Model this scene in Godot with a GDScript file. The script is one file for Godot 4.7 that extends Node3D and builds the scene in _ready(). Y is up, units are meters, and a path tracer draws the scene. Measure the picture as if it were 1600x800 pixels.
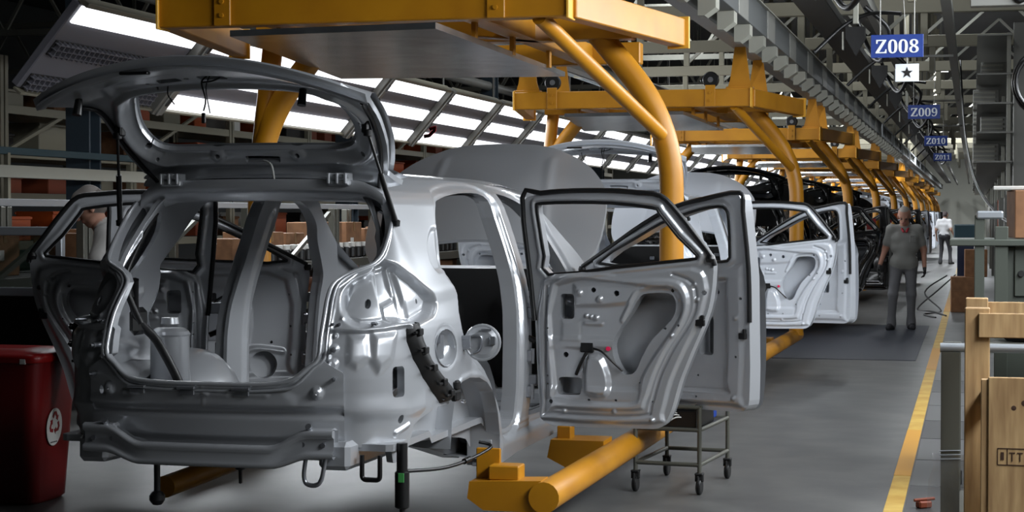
extends Node3D

func _ready() -> void:
	print("start ", Time.get_ticks_msec())
	# camera: eye height, looking 14.4 degrees to the left of the line and a little down
	var cam := Camera3D.new()
	cam.name = "camera"
	cam.fov = rad_to_deg(2.0 * atan(400.0 / 2800.0))
	cam.near = 0.1; cam.far = 400.0
	add_child(cam)
	cam.position = Vector3(0, 1.6, 0)
	cam.rotation = Vector3(-atan(64.0 / 2800.0), atan(720.0 / 2800.0), 0)
	var we := WorldEnvironment.new()
	we.name = "environment"
	var env := Environment.new()
	env.background_mode = Environment.BG_COLOR
	env.background_color = Color(.02, .02, .022)
	env.ambient_light_source = Environment.AMBIENT_SOURCE_DISABLED
	env.tonemap_mode = Environment.TONE_MAPPER_LINEAR
	env.tonemap_exposure = 0.86
	env.sdfgi_enabled = true; env.ssao_enabled = true; env.ssil_enabled = true
	we.environment = env
	add_child(we)
	materials()
	hall()
	print("hall ", Time.get_ticks_msec())
	line()
	print("line ", Time.get_ticks_msec())
	surroundings()
	print("done ", Time.get_ticks_msec())

func materials() -> void:
	M.silver = mat(Color(.68, .69, .705), .31, .45)
	M.silver.clearcoat_enabled = true; M.silver.clearcoat = .6; M.silver.clearcoat_roughness = .12
	M.white = mat(Color(.80, .82, .85), .35, .0)
	M.white.clearcoat_enabled = true; M.white.clearcoat = .8; M.white.clearcoat_roughness = .08
	M.gloss_black = mat(Color(.035, .036, .038), .22, .0)
	M.gloss_black.clearcoat_enabled = true; M.gloss_black.clearcoat = 1.0; M.gloss_black.clearcoat_roughness = .06
	M.steel = mat(Color(.62, .63, .65), .32, .85)
	M.chrome = mat(Color(.85, .85, .86), .15, 1.0)
	M.black_plastic = mat(Color(.03, .03, .032), .42)
	M.black_felt = mat(Color(.018, .018, .02), .85)
	M.white_plastic = mat(Color(.78, .78, .76), .5)
	M.green_label = mat(Color(.28, .62, .32), .5)
	M.pink = mat(Color(.93, .16, .36), .5)
	M.yellow = mat(Color(1, 1, 1), .45, 0.0, noise_tex(.006, Color(.64, .42, .04), Color(.74, .51, .065), 3, 512, 5), .5)
	M.galv = mat(Color(1, 1, 1), .24, .9, noise_tex(.01, Color(.60, .61, .62), Color(.78, .79, .80), 5, 512, 4), .6)
	M.concrete = mat(Color(1, 1, 1), .5, 0.0, noise_tex(.008, Color(.23, .23, .23), Color(.32, .32, .31), 7, 1024, 6), .22)
	M.line_paint = mat(Color(1, 1, 1), .6, 0.0, noise_tex(.02, Color(.62, .47, .12), Color(.74, .62, .30), 9, 256, 4), .7)
	M.beige = mat(Color(.50, .485, .42), .55)
	M.beam_grey = mat(Color(.50, .50, .48), .5, .2)
	M.blue_grey = mat(Color(.22, .27, .31), .55)
	M.dark = mat(Color(.09, .09, .09), .6)
	M.card = mat(Color(1, 1, 1), .85, 0.0, noise_tex(.02, Color(.42, .29, .19), Color(.52, .37, .25), 11, 256, 3), 1.3)
	M.wood = mat(Color(1, 1, 1), .7, 0.0, noise_tex(.012, Color(.52, .40, .26), Color(.74, .62, .44), 13, 512, 4), 1.0)
	M.wood.uv1_scale = Vector3(3.0, .35, 3.0)
	M.red_bin = mat(Color(.38, .035, .04), .38)
	M.sign_blue = mat(Color(.07, .20, .50), .5)
	M.sign_white = mat(Color(.86, .88, .90), .55)
	M.skin_tone = mat(Color(.62, .42, .33), .55)
	M.reflector = mat(Color(.42, .42, .45), .6)
	M.rust = mat(Color(.46, .20, .09), .7)
	M.teal = mat(Color(.12, .24, .28), .5)
	M.lamp = mat(Color(.9, .9, .9), .5)
	M.lamp.emission_enabled = true; M.lamp.emission = Color(.97, .98, 1.0); M.lamp.emission_energy_multiplier = 2.2
	M.wall = mat(Color(.34, .35, .35), .8)
	M.wall_pale = mat(Color(.62, .62, .58), .8)
	M.ceiling = mat(Color(.20, .20, .20), .85)
	M.line_fresh = mat(Color(.70, .50, .10), .6)
	M.mat_blue = mat(Color(.13, .15, .19), .6)
	M.plate = mat(Color(.30, .30, .30), .5, .2)
	M.plate_dark = mat(Color(.20, .20, .20), .5, .2)
	M.reflector_dark = mat(Color(.16, .15, .15), .6)
	M.red = mat(Color(.55, .06, .06), .5)
	M.duct_grey = mat(Color(.36, .37, .37), .5, .2)
	M.pale = mat(Color(.58, .58, .54), .55)
	M.yellow_edge = mat(Color(.88, .66, .22), .45)
	M.person = mat(Color(1, 1, 1), .75)
	M.person.vertex_color_use_as_albedo = true
	M.shirt_grey = mat(Color(.44, .44, .43), .8)
	M.red_bin_lid = mat(Color(.52, .05, .05), .35)
	M.trolley = mat(Color(.34, .34, .31), .45, .4)
	M.orange = mat(Color(.62, .26, .06), .55)
	M.tape = mat(Color(.50, .38, .24), .4)
	M.blue_plastic = mat(Color(.05, .38, .70), .4)
	M.alu = mat(Color(.62, .64, .66), .4, .6)
	M.green_glass = mat(Color(.07, .17, .12, .55), .1)
	M.green_glass.transparency = BaseMaterial3D.TRANSPARENCY_ALPHA
	M.panel_dark = mat(Color(.05, .06, .06), .4)
	M.knot = mat(Color(.22, .13, .07), .8)
	M.film = mat(Color(.9, .92, .95, .22), .12)
	M.film.transparency = BaseMaterial3D.TRANSPARENCY_ALPHA
	M.grey_green = mat(Color(.27, .29, .26), .5)
	M.blue_dark = mat(Color(.05, .09, .20), .5)

# ---------------------------------------------------------------- mesh helpers
class MB:
	var v := PackedVector3Array()
	var n := PackedVector3Array()
	var ix := PackedInt32Array()
	var xf := Transform3D.IDENTITY
	func face(p: Array, out: Vector3) -> void:
		var q: Array = []
		for a in p: q.append(xf * (a as Vector3))
		var o: Vector3 = xf.basis * out
		var nr := Vector3.ZERO
		for i in range(1, q.size() - 1):
			nr += (q[i] - q[0]).cross(q[i + 1] - q[0])
		if nr.length() < 1e-14: return
		nr = nr.normalized()
		var flip: bool = nr.dot(o) > 0.0
		if nr.dot(o) < 0.0: nr = -nr
		var b := v.size()
		for a in q:
			v.append(a); n.append(nr)
		for i in range(1, q.size() - 1):
			if flip: ix.append_array([b, b + i + 1, b + i])
			else: ix.append_array([b, b + i, b + i + 1])
	func box(c: Vector3, s: Vector3, bev := 0.0, bs := Basis.IDENTITY) -> void:
		var keep := xf
		xf = xf * Transform3D(bs, c)
		var h := s * 0.5
		var e: float = min(bev, min(h.x, min(h.y, h.z)) * 0.9)
		for ax in 3:
			for sg in [-1.0, 1.0]:
				var u := (ax + 1) % 3
				var w := (ax + 2) % 3
				var pts: Array = []
				for k in [[-1.0, -1.0], [1.0, -1.0], [1.0, 1.0], [-1.0, 1.0]]:
					var p := Vector3.ZERO
					p[ax] = sg * h[ax]; p[u] = k[0] * (h[u] - e); p[w] = k[1] * (h[w] - e)
					pts.append(p)
				var o := Vector3.ZERO
				o[ax] = sg
				face(pts, o)
		if e > 0.0:
			for ax in 3:
				var u := (ax + 1) % 3
				var w := (ax + 2) % 3
				for su in [-1.0, 1.0]:
					for sw in [-1.0, 1.0]:
						var pts: Array = []
						for k in [[-1.0, 0], [1.0, 0], [1.0, 1], [-1.0, 1]]:
							var p := Vector3.ZERO
							p[ax] = k[0] * (h[ax] - e)
							p[u] = su * (h[u] - (e if k[1] == 0 else 0.0))
							p[w] = sw * (h[w] - (0.0 if k[1] == 0 else e))
							pts.append(p)
						var o := Vector3.ZERO
						o[u] = su; o[w] = sw
						face(pts, o)
			for sx in [-1.0, 1.0]:
				for sy in [-1.0, 1.0]:
					for sz in [-1.0, 1.0]:
						face([Vector3(sx * h.x, sy * (h.y - e), sz * (h.z - e)), Vector3(sx * (h.x - e), sy * h.y, sz * (h.z - e)), Vector3(sx * (h.x - e), sy * (h.y - e), sz * h.z)], Vector3(sx, sy, sz))
		xf = keep
	# a bar between two points with a rectangular section (w across, h up)
	func bar(a: Vector3, b: Vector3, w: float, h: float, bev := 0.0, up := Vector3.UP) -> void:
		var d := b - a
		var z := d.normalized()
		var u := up
		if absf(z.dot(u)) > 0.98: u = Vector3.RIGHT
		var x := u.cross(z).normalized()
		var y := z.cross(x)
		box((a + b) * 0.5, Vector3(w, h, d.length()), bev, Basis(x, y, z))
	func tube(path: Array, r, sides := 10, caps := true) -> void:
		var k := path.size()
		var t0: Vector3 = (path[1] - path[0]).normalized()
		var u := Vector3.UP if absf(t0.y) < 0.9 else Vector3.RIGHT
		u = (u - t0 * u.dot(t0)).normalized()
		var b := v.size()
		for i in k:
			var t: Vector3
			if i == 0: t = (path[1] - path[0])
			elif i == k - 1: t = path[i] - path[i - 1]
			else: t = (path[i + 1] - path[i]).normalized() + (path[i] - path[i - 1]).normalized()
			t = t.normalized()
			u = (u - t * u.dot(t)).normalized()
			var w := t.cross(u)
			var rr: float = r[i] if r is Array else r
			for j in sides:
				var an := TAU * j / sides
				var dr := u * cos(an) + w * sin(an)
				v.append(xf * (path[i] + dr * rr)); n.append((xf.basis * dr).normalized())
		for i in k - 1:
			for j in sides:
				var a0 := b + i * sides + j
				var a1 := b + i * sides + (j + 1) % sides
				ix.append_array([a0, a0 + sides, a1, a1, a0 + sides, a1 + sides])
		if caps:
			for e in [0, k - 1]:
				var pts: Array = []
				var out: Vector3 = (path[0] - path[1]) if e == 0 else (path[k - 1] - path[k - 2])
				for j in sides: pts.append(xf.affine_inverse() * v[b + e * sides + j])
				face(pts, out)
	# profile: Vector2(radius, height) along axis y of xf
	func lathe(prof: Array, sides := 16, at := Transform3D.IDENTITY) -> void:
		var keep := xf
		xf = xf * at
		for i in prof.size() - 1:
			var p: Vector2 = prof[i]
			var q: Vector2 = prof[i + 1]
			var dn := Vector2(q.y - p.y, -(q.x - p.x))
			if dn.length() < 1e-9: continue
			dn = dn.normalized()
			var b := v.size()
			for j in sides + 1:
				var an := TAU * j / sides
				var c := cos(an)
				var s := sin(an)
				v.append(xf * Vector3(p.x * c, p.y, p.x * s)); v.append(xf * Vector3(q.x * c, q.y, q.x * s))
				var nr := (xf.basis * Vector3(dn.x * c, dn.y, dn.x * s)).normalized()
				n.append(nr); n.append(nr)
			for j in sides:
				var a := b + j * 2
				ix.append_array([a, a + 2, a + 1, a + 1, a + 2, a + 3])
		xf = keep
	# polygon in the xy plane pushed along z from z0 to z1
	func prism(poly: PackedVector2Array, z0: float, z1: float) -> void:
		var t := Geometry2D.triangulate_polygon(poly)
		for e in [[z0, -1.0], [z1, 1.0]]:
			for i in range(0, t.size(), 3):
				var pts: Array = []
				for j in 3: pts.append(Vector3(poly[t[i + j]].x, poly[t[i + j]].y, e[0]))
				face(pts, Vector3(0, 0, e[1] * signf(z1 - z0)))
		var cw := Geometry2D.is_polygon_clockwise(poly)
		for i in poly.size():
			var a := poly[i]
			var c := poly[(i + 1) % poly.size()]
			var o := Vector3(c.y - a.y, -(c.x - a.x), 0) * (-1.0 if cw else 1.0)
			face([Vector3(a.x, a.y, z0), Vector3(c.x, c.y, z0), Vector3(c.x, c.y, z1), Vector3(a.x, a.y, z1)], o)
	# smooth surface over a grid of points
	func loft(g: Array, flip := false) -> void:
		var r := g.size()
		var c: int = g[0].size()
		var b := v.size()
		var acc := PackedVector3Array()
		acc.resize(r * c)
		for i in r:
			for j in c: v.append(xf * (g[i][j] as Vector3))
		for i in r - 1:
			for j in c - 1:
				var q := [i * c + j, i * c + j + 1, (i + 1) * c + j + 1, (i + 1) * c + j]
				var nr := (v[b + q[1]] - v[b + q[0]]).cross(v[b + q[3]] - v[b + q[0]]) + (v[b + q[3]] - v[b + q[2]]).cross(v[b + q[1]] - v[b + q[2]])
				if flip: nr = -nr
				for k in q: acc[k] += nr
				if flip: ix.append_array([b + q[0], b + q[1], b + q[2], b + q[0], b + q[2], b + q[3]])
				else: ix.append_array([b + q[0], b + q[2], b + q[1], b + q[0], b + q[3], b + q[2]])
		for k in acc: n.append(k.normalized())
	func mesh() -> ArrayMesh:
		var a := []
		a.resize(Mesh.ARRAY_MAX)
		a[Mesh.ARRAY_VERTEX] = v; a[Mesh.ARRAY_NORMAL] = n; a[Mesh.ARRAY_INDEX] = ix
		var m := ArrayMesh.new()
		m.add_surface_from_arrays(Mesh.PRIMITIVE_TRIANGLES, a)
		return m

# A pressed sheet: an outline with holes, embossed by shapes, laid on any surface
class Stamp:
	var o := Vector2.ZERO
	var cs := 0.01
	var nx := 0
	var ny := 0
	var sd := PackedFloat32Array()
	var ht := PackedFloat32Array()
	func _init(outline: PackedVector2Array, cell: float) -> void:
		var lo := outline[0]
		var hi := outline[0]
		for p in outline:
			lo = lo.min(p); hi = hi.max(p)
		cs = cell
		o = lo - Vector2(cs, cs) * 1.37
		nx = int((hi.x - o.x) / cs) + 3
		ny = int((hi.y - o.y) / cs) + 3
		ht.resize(nx * ny)
		sd = field(outline, cs * 2.5, true)
	func field(p: PackedVector2Array, band: float, closed: bool) -> PackedFloat32Array:
		var f := PackedFloat32Array()
		f.resize(nx * ny)
		f.fill(-band if closed else band)
		var k := p.size()
		if closed:
			for j in ny:
				var y := o.y + j * cs
				var xs := PackedFloat32Array()
				for i in k:
					var a := p[i]
					var b := p[(i + 1) % k]
					if (a.y > y) != (b.y > y): xs.append(a.x + (y - a.y) / (b.y - a.y) * (b.x - a.x))
				xs.sort()
				for q in range(0, xs.size() - 1, 2):
					var i0 := maxi(int(ceil((xs[q] - o.x) / cs)), 0)
					var i1 := mini(int(floor((xs[q + 1] - o.x) / cs)), nx - 1)
					for i in range(i0, i1 + 1): f[j * nx + i] = band
		for s in (k if closed else k - 1):
			var a := p[s]
			var d := p[(s + 1) % k] - a
			var l2 := maxf(d.length_squared(), 1e-12)
			var b := a + d
			var i0 := maxi(int((minf(a.x, b.x) - band - o.x) / cs), 0)
			var i1 := mini(int((maxf(a.x, b.x) + band - o.x) / cs) + 1, nx - 1)
			var j0 := maxi(int((minf(a.y, b.y) - band - o.y) / cs), 0)
			var j1 := mini(int((maxf(a.y, b.y) + band - o.y) / cs) + 1, ny - 1)
			for j in range(j0, j1 + 1):
				for i in range(i0, i1 + 1):
					var q := Vector2(o.x + i * cs, o.y + j * cs) - a
					var t := clampf(q.dot(d) / l2, 0.0, 1.0)
					var e := (q - d * t).length()
					var at := j * nx + i
					if e < absf(f[at]): f[at] = e if f[at] >= 0.0 else -e
		return f
	func hole(p: PackedVector2Array) -> void:
		var f := field(p, cs * 2.5, true)
		for i in f.size():
			if -f[i] < sd[i]: sd[i] = -f[i]
	# raise (or sink) the inside of a shape by h over a rim of width bev
	func emboss(p: PackedVector2Array, h: float, bev: float) -> void:
		var f := field(p, bev + cs, true)
		for i in f.size():
			var t := clampf(f[i] / bev * 0.5 + 0.5, 0.0, 1.0)
			if t > 0.0: ht[i] += h * t * t * (3.0 - 2.0 * t)
	# a rounded bead along a line
	func bead(p: PackedVector2Array, h: float, w: float, closed := false) -> void:
		var q := p
		if closed:
			q = p.duplicate(); q.append(p[0])
		var f := field(q, w, false)
		for i in f.size():
			if f[i] < w: ht[i] += h * (0.5 + 0.5 * cos(PI * f[i] / w))
	func dot(c: Vector2, r: float, h: float) -> void:
		for j in range(maxi(int((c.y - r - o.y) / cs), 0), mini(int((c.y + r - o.y) / cs) + 2, ny)):
			for i in range(maxi(int((c.x - r - o.x) / cs), 0), mini(int((c.x + r - o.x) / cs) + 2, nx)):
				var e := Vector2(o.x + i * cs, o.y + j * cs).distance_to(c) / r
				if e < 1.0: ht[j * nx + i] += h * clampf((1.0 - e) * 2.5, 0.0, 1.0)
	func build(m: Callable, edge := 0.02, flip := false) -> ArrayMesh:
		var id := {}
		var vs := PackedVector3Array()
		var p2 := PackedVector3Array()
		var ix := PackedInt32Array()
		var rim := PackedInt32Array()
		var dj := [0, 0, 1, 1]
		var di := [0, 1, 1, 0]
		for j in ny - 1:
			for i in nx - 1:
				var c0 := j * nx + i
				var s0 := sd[c0]
				var s1 := sd[c0 + 1]
				var s2 := sd[c0 + 1 + nx]
				var s3 := sd[c0 + nx]
				if s0 < 0.0 and s1 < 0.0 and s2 < 0.0 and s3 < 0.0: continue
				var cc := [c0, c0 + 1, c0 + 1 + nx, c0 + nx]
				var sv := [s0, s1, s2, s3]
				var poly := PackedInt32Array()
				var cut := PackedInt32Array()
				for k in 4:
					var k2 := (k + 1) % 4
					if sv[k] >= 0.0:
						var key: int = cc[k] * 3
						if not id.has(key):
							id[key] = vs.size()
							var pp := Vector2(o.x + (i + di[k]) * cs, o.y + (j + dj[k]) * cs)
							p2.append(Vector3(pp.x, pp.y, ht[cc[k]]))
							vs.append(m.call(pp, ht[cc[k]]))
						poly.append(id[key])
					if (sv[k] >= 0.0) != (sv[k2] >= 0.0):
						var key: int = mini(cc[k], cc[k2]) * 3 + (1 if absi(cc[k] - cc[k2]) == 1 else 2)
						if not id.has(key):
							id[key] = vs.size()
							var t: float = sv[k] / (sv[k] - sv[k2])
							var pp := Vector2(o.x + (i + lerpf(di[k], di[k2], t)) * cs, o.y + (j + lerpf(dj[k], dj[k2], t)) * cs)
							var hh := lerpf(ht[cc[k]], ht[cc[k2]], t)
							p2.append(Vector3(pp.x, pp.y, hh))
							vs.append(m.call(pp, hh))
						poly.append(id[key])
						cut.append(id[key])
				for k in range(1, poly.size() - 1):
					if flip: ix.append_array([poly[0], poly[k + 1], poly[k]])
					else: ix.append_array([poly[0], poly[k], poly[k + 1]])
				if cut.size() == 2: rim.append_array(cut)
		var ns := PackedVector3Array()
		ns.resize(vs.size())
		for k in range(0, ix.size(), 3):
			var nr := (vs[ix[k + 2]] - vs[ix[k]]).cross(vs[ix[k + 1]] - vs[ix[k]])
			ns[ix[k]] += nr; ns[ix[k + 1]] += nr; ns[ix[k + 2]] += nr
		for k in ns.size(): ns[k] = ns[k].normalized()
		if edge > 0.0:
			for k in range(0, rim.size(), 2):
				var q0 := p2[rim[k]]
				var q1 := p2[rim[k + 1]]
				var c := vs.size()
				vs.append(vs[rim[k]]); vs.append(vs[rim[k + 1]])
				vs.append(m.call(Vector2(q1.x, q1.y), q1.z - edge)); vs.append(m.call(Vector2(q0.x, q0.y), q0.z - edge))
				var nr := (vs[c + 2] - vs[c]).cross(vs[c + 1] - vs[c]).normalized()
				if flip: nr = -nr
				for q in 4: ns.append(nr)
				if flip: ix.append_array([c, c + 2, c + 1, c, c + 3, c + 2])
				else: ix.append_array([c, c + 1, c + 2, c, c + 2, c + 3])
		var a := []
		a.resize(Mesh.ARRAY_MAX)
		a[Mesh.ARRAY_VERTEX] = vs; a[Mesh.ARRAY_NORMAL] = ns; a[Mesh.ARRAY_INDEX] = ix
		var me := ArrayMesh.new()
		me.add_surface_from_arrays(Mesh.PRIMITIVE_TRIANGLES, a)
		return me

func pv(a: Array) -> PackedVector2Array:
	var p := PackedVector2Array()
	for i in range(0, a.size(), 2): p.append(Vector2(a[i], a[i + 1]))
	return p

func smooth_poly(p: PackedVector2Array, closed := true, n := 4) -> PackedVector2Array:
	var r := PackedVector2Array()
	var k := p.size()
	for i in (k if closed else k - 1):
		var p0 := p[(i - 1 + k) % k] if closed or i > 0 else p[0]
		var p1 := p[i]
		var p2 := p[(i + 1) % k]
		var p3 := p[(i + 2) % k] if closed or i + 2 < k else p[k - 1]
		for s in n:
			r.append(p1.cubic_interpolate(p2, p0, p3, float(s) / n))
	if not closed: r.append(p[k - 1])
	return r

# corners cut by small arcs of size r
func round_poly(p: PackedVector2Array, r: float, n := 3) -> PackedVector2Array:
	var out := PackedVector2Array()
	var k := p.size()
	for i in k:
		var a := p[(i - 1 + k) % k]
		var b := p[i]
		var c := p[(i + 1) % k]
		var ra := minf(r, a.distance_to(b) * 0.45)
		var rc := minf(r, c.distance_to(b) * 0.45)
		var q0 := b + (a - b).normalized() * ra
		var q1 := b + (c - b).normalized() * rc
		for s in n + 1:
			var t := float(s) / n
			out.append(q0.lerp(b, t).lerp(b.lerp(q1, t), t))
	return out

func circle(c: Vector2, r: float, n := 14, ry := -1.0) -> PackedVector2Array:
	var p := PackedVector2Array()
	for i in n: p.append(c + Vector2(cos(TAU * i / n) * r, sin(TAU * i / n) * (r if ry < 0.0 else ry)))
	return p

func rect(x0: float, y0: float, x1: float, y1: float, r := 0.0) -> PackedVector2Array:
	var p := PackedVector2Array([Vector2(x0, y0), Vector2(x1, y0), Vector2(x1, y1), Vector2(x0, y1)])
	return round_poly(p, r) if r > 0.0 else p

# Catmull-Rom through 3-D points
func curve(p: Array, n := 6) -> Array:
	var r: Array = []
	for i in p.size() - 1:
		var p0: Vector3 = p[maxi(i - 1, 0)]
		var p3: Vector3 = p[mini(i + 2, p.size() - 1)]
		for s in n: r.append((p[i] as Vector3).cubic_interpolate(p[i + 1], p0, p3, float(s) / n))
	r.append(p[-1])
	return r

# a path whose corners are bent on a radius
func bent(p: Array, r: float, n := 6) -> Array:
	var out: Array = [p[0]]
	for i in range(1, p.size() - 1):
		var a: Vector3 = p[i - 1]
		var b: Vector3 = p[i]
		var c: Vector3 = p[i + 1]
		var q0 := b + (a - b).normalized() * minf(r, a.distance_to(b) * 0.49)
		var q1 := b + (c - b).normalized() * minf(r, c.distance_to(b) * 0.49)
		for s in n + 1:
			var t := float(s) / n
			out.append(q0.lerp(b, t).lerp(b.lerp(q1, t), t))
	out.append(p[-1])
	return out

# ---------------------------------------------------------------- scene helpers
var M := {}
var taken := {}

func numbered(s: String) -> String:
	taken[s] = taken.get(s, -1) + 1
	return s if taken[s] == 0 else "%s_%03d" % [s, taken[s]]

func put(called: String, me: Mesh, m: Material, parent: Node = null) -> MeshInstance3D:
	var o := MeshInstance3D.new()
	o.mesh = me
	o.material_override = m
	o.cast_shadow = GeometryInstance3D.SHADOW_CASTING_SETTING_ON
	if parent == null:
		o.name = numbered(called); add_child(o)
	else:
		o.name = called; parent.add_child(o, true)
	return o

func part(called: String, b: MB, m: Material, parent: Node = null) -> MeshInstance3D:
	return put(called, b.mesh(), m, parent)

func thing(called: String, label: String, category: String, at := Vector3.ZERO, turn := 0.0, group := "") -> Node3D:
	var o := Node3D.new()
	o.name = numbered(called); add_child(o)
	o.position = at; o.rotation.y = turn
	return tag(o, label, category, group)

func tag(o: Node3D, label: String, category: String, group := "", kind := "") -> Node3D:
	o.set_meta("label", label)
	if category: o.set_meta("category", category)
	if group: o.set_meta("group", group)
	if kind: o.set_meta("kind", kind)
	return o

func setting(called: String, b: MB, m: Material, label := "") -> MeshInstance3D:
	var o := part(called, b, m)
	o.set_meta("kind", "structure")
	if label: o.set_meta("label", label)
	return o

func dup(o: Node3D, at: Vector3, turn := 0.0, label := "", group := "") -> Node3D:
	var base := String(o.name)
	var c: Node3D = o.duplicate()
	var rx := base.get_slice("_0", 0) if base.length() > 4 and base.right(3).is_valid_int() and base[base.length() - 4] == "_" else base
	c.name = numbered(rx); add_child(c)
	c.position = at; c.rotation.y = turn
	if label: c.set_meta("label", label)
	if group: c.set_meta("group", group)
	return c

func repaint(o: Node, swap: Dictionary) -> void:
	if o is MeshInstance3D and swap.has(o.material_override): o.material_override = swap[o.material_override]
	for c in o.get_children(): repaint(c, swap)

func w3(x: float, y: float, d: float) -> Vector3:      # d metres along the line from the camera's foot
	return Vector3(x, y, -d)

func noise_tex(freq: float, c0: Color, c1: Color, seed_: int, size := 512, octaves := 4, mid := 0.5) -> NoiseTexture2D:
	var f := FastNoiseLite.new()
	f.seed = seed_; f.frequency = freq; f.fractal_octaves = octaves
	var t := NoiseTexture2D.new()
	t.width = size; t.height = size; t.seamless = true; t.noise = f
	var g := Gradient.new()
	g.set_color(0, c0); g.set_color(1, c1)
	g.add_point(mid, c0.lerp(c1, 0.5))
	t.color_ramp = g
	return t

func mat(c: Color, rough := 0.6, metal := 0.0, tex: Texture2D = null, scale := 1.0) -> StandardMaterial3D:
	var m := StandardMaterial3D.new()
	m.albedo_color = c; m.roughness = rough; m.metallic = metal
	m.cull_mode = BaseMaterial3D.CULL_DISABLED
	if tex:
		m.albedo_texture = tex
		m.uv1_triplanar = true; m.uv1_world_triplanar = true
		m.uv1_scale = Vector3.ONE * scale
	return m

# ---------------------------------------------------------------- the car body
# car space: x to the right, y up from the hall floor, z = -c, c metres forward of the rear
const PLAN := [0, .08, .3, .095, .52, .13, .68, .2, .79, .33, .85, .52, .875, .8, .88, 1.2, .88, 2.4, .88, 3.4, .86, 4.0, .78, 4.6, .62, 4.95]
const TUMBLE := [.3, .03, .5, .015, .7, 0, .95, 0, 1.1, .01, 1.25, .04, 1.4, .085, 1.55, .135, 1.68, .18, 1.74, .24, 1.78, .33, 1.9, .7]
const RAKE := [.3, .05, .6, .03, .9, 0, 1.05, .02, 1.2, .10, 1.4, .32, 1.6, .58, 1.72, .75, 1.78, .9, 1.9, 1.2]
var plan_t := PackedVector2Array()
var plan_n := PackedVector2Array()
const PSTEP := 0.005

func lut(a: Array, x: float) -> float:
	if x <= a[0]: return a[1]
	for i in range(2, a.size(), 2):
		if x <= a[i]: return lerpf(a[i - 1], a[i + 1], (x - a[i - 2]) / (a[i] - a[i - 2]))
	return a[-1]

var tum_t := PackedFloat32Array()
var rak_t := PackedFloat32Array()

func body_tables() -> void:
	var p := pv(PLAN)
	var q := PackedVector2Array([Vector2(-p[1].x, p[1].y)])
	q.append_array(p)
	var f := smooth_poly(q, false, 24)
	f = f.slice(24)
	var at := 0.0
	var i := 0
	var l := 0.0
	while i < f.size() - 1:
		var d := f[i].distance_to(f[i + 1])
		while at <= l + d:
			plan_t.append(f[i].lerp(f[i + 1], (at - l) / d)); at += PSTEP
		l += d; i += 1
	for k in plan_t.size():
		var t := plan_t[mini(k + 3, plan_t.size() - 1)] - plan_t[maxi(k - 3, 0)]
		plan_n.append(Vector2(t.y, -t.x).normalized())
	for k in 201:
		var y := k * 0.01
		tum_t.append((lut(TUMBLE, y - 0.03) + lut(TUMBLE, y) + lut(TUMBLE, y + 0.03)) / 3.0)
		rak_t.append((lut(RAKE, y - 0.05) + lut(RAKE, y) + lut(RAKE, y + 0.05)) / 3.0)

func tab(t: PackedFloat32Array, y: float) -> float:
	var k := clampf(y * 100.0, 0.0, 199.0)
	var i := int(k)
	return lerpf(t[i], t[i + 1], k - i)

# s metres round the waist from the middle of the rear, height y, h outward
func skin(s: float, y: float, h: float) -> Vector3:
	var a := absf(s)
	var k := clampf(a / PSTEP, 0.0, plan_t.size() - 2.0)
	var i := int(k)
	var p := plan_t[i].lerp(plan_t[i + 1], k - i)
	var nr := plan_n[i].lerp(plan_n[i + 1], k - i)
	var w := smoothstep(0.3, 1.25, a)
	p.x -= tab(tum_t, y) * w * (1.0 + .55 * (1.0 - smoothstep(1.0, 2.5, a)))
	p.y += tab(rak_t, y) * (1.0 - smoothstep(.4, 1.4, a))
	p += nr * h
	return Vector3(p.x if s >= 0.0 else -p.x, y, -p.y)

func skin_r(p: Vector2, h: float) -> Vector3: return skin(maxf(p.x, 0.0), p.y, h)
func skin_l(p: Vector2, h: float) -> Vector3:
	var v := skin(maxf(p.x, 0.0), p.y, h)
	return Vector3(-v.x, v.y, v.z)
func skin_c(p: Vector2, h: float) -> Vector3: return skin(p.x, p.y, h)

const OPENING := [.152, .878, .314, .886, .39, .906, .448, .953, .492, .993, .496, 1.081, .497, 1.168, .492, 1.239, .497, 1.298, .547, 1.338, .618, 1.363, .703, 1.39, .77, 1.45, .942, 1.589, .99, 1.66]
const REAR_APERTURE := [1.95, 1.675, 1.882, 1.655, 1.797, 1.582, 1.713, 1.478, 1.633, 1.392, 1.605, 1.347, 1.655, 1.304, 1.69, 1.237, 1.677, 1.174, 1.645, 1.09, 1.783, .946, 2.016, .841, 2.215, .69, 2.31, .583, 2.38, .52, 2.48, .50, 2.58, .515, 2.645, .57, 2.66, .848, 2.686, 1.048, 2.755, 1.315, 2.759, 1.586, 2.74, 1.70, 2.425, 1.713, 2.138, 1.698]
const FRONT_APERTURE := [2.98, .515, 2.94, .58, 2.944, .82, 2.95, 1.03, 2.99, 1.27, 3.008, 1.57, 2.995, 1.705, 3.159, 1.708, 3.366, 1.676, 3.53, 1.63, 3.70, 1.55, 3.80, 1.453, 4.02, 1.285, 4.08, 1.18, 4.06, .9, 4.0, .62, 3.91, .52, 3.78, .50]
const TAIL_LAMP := [.738, 1.40, .896, 1.378, 1.124, 1.315, 1.30, 1.238, 1.32, 1.20, 1.239, 1.158, 1.011, 1.124, .965, 1.139, .856, 1.138, .78, 1.129, .655, 1.125, .595, 1.152, .563, 1.219, .558, 1.271, .605, 1.317, .695, 1.341]

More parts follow.
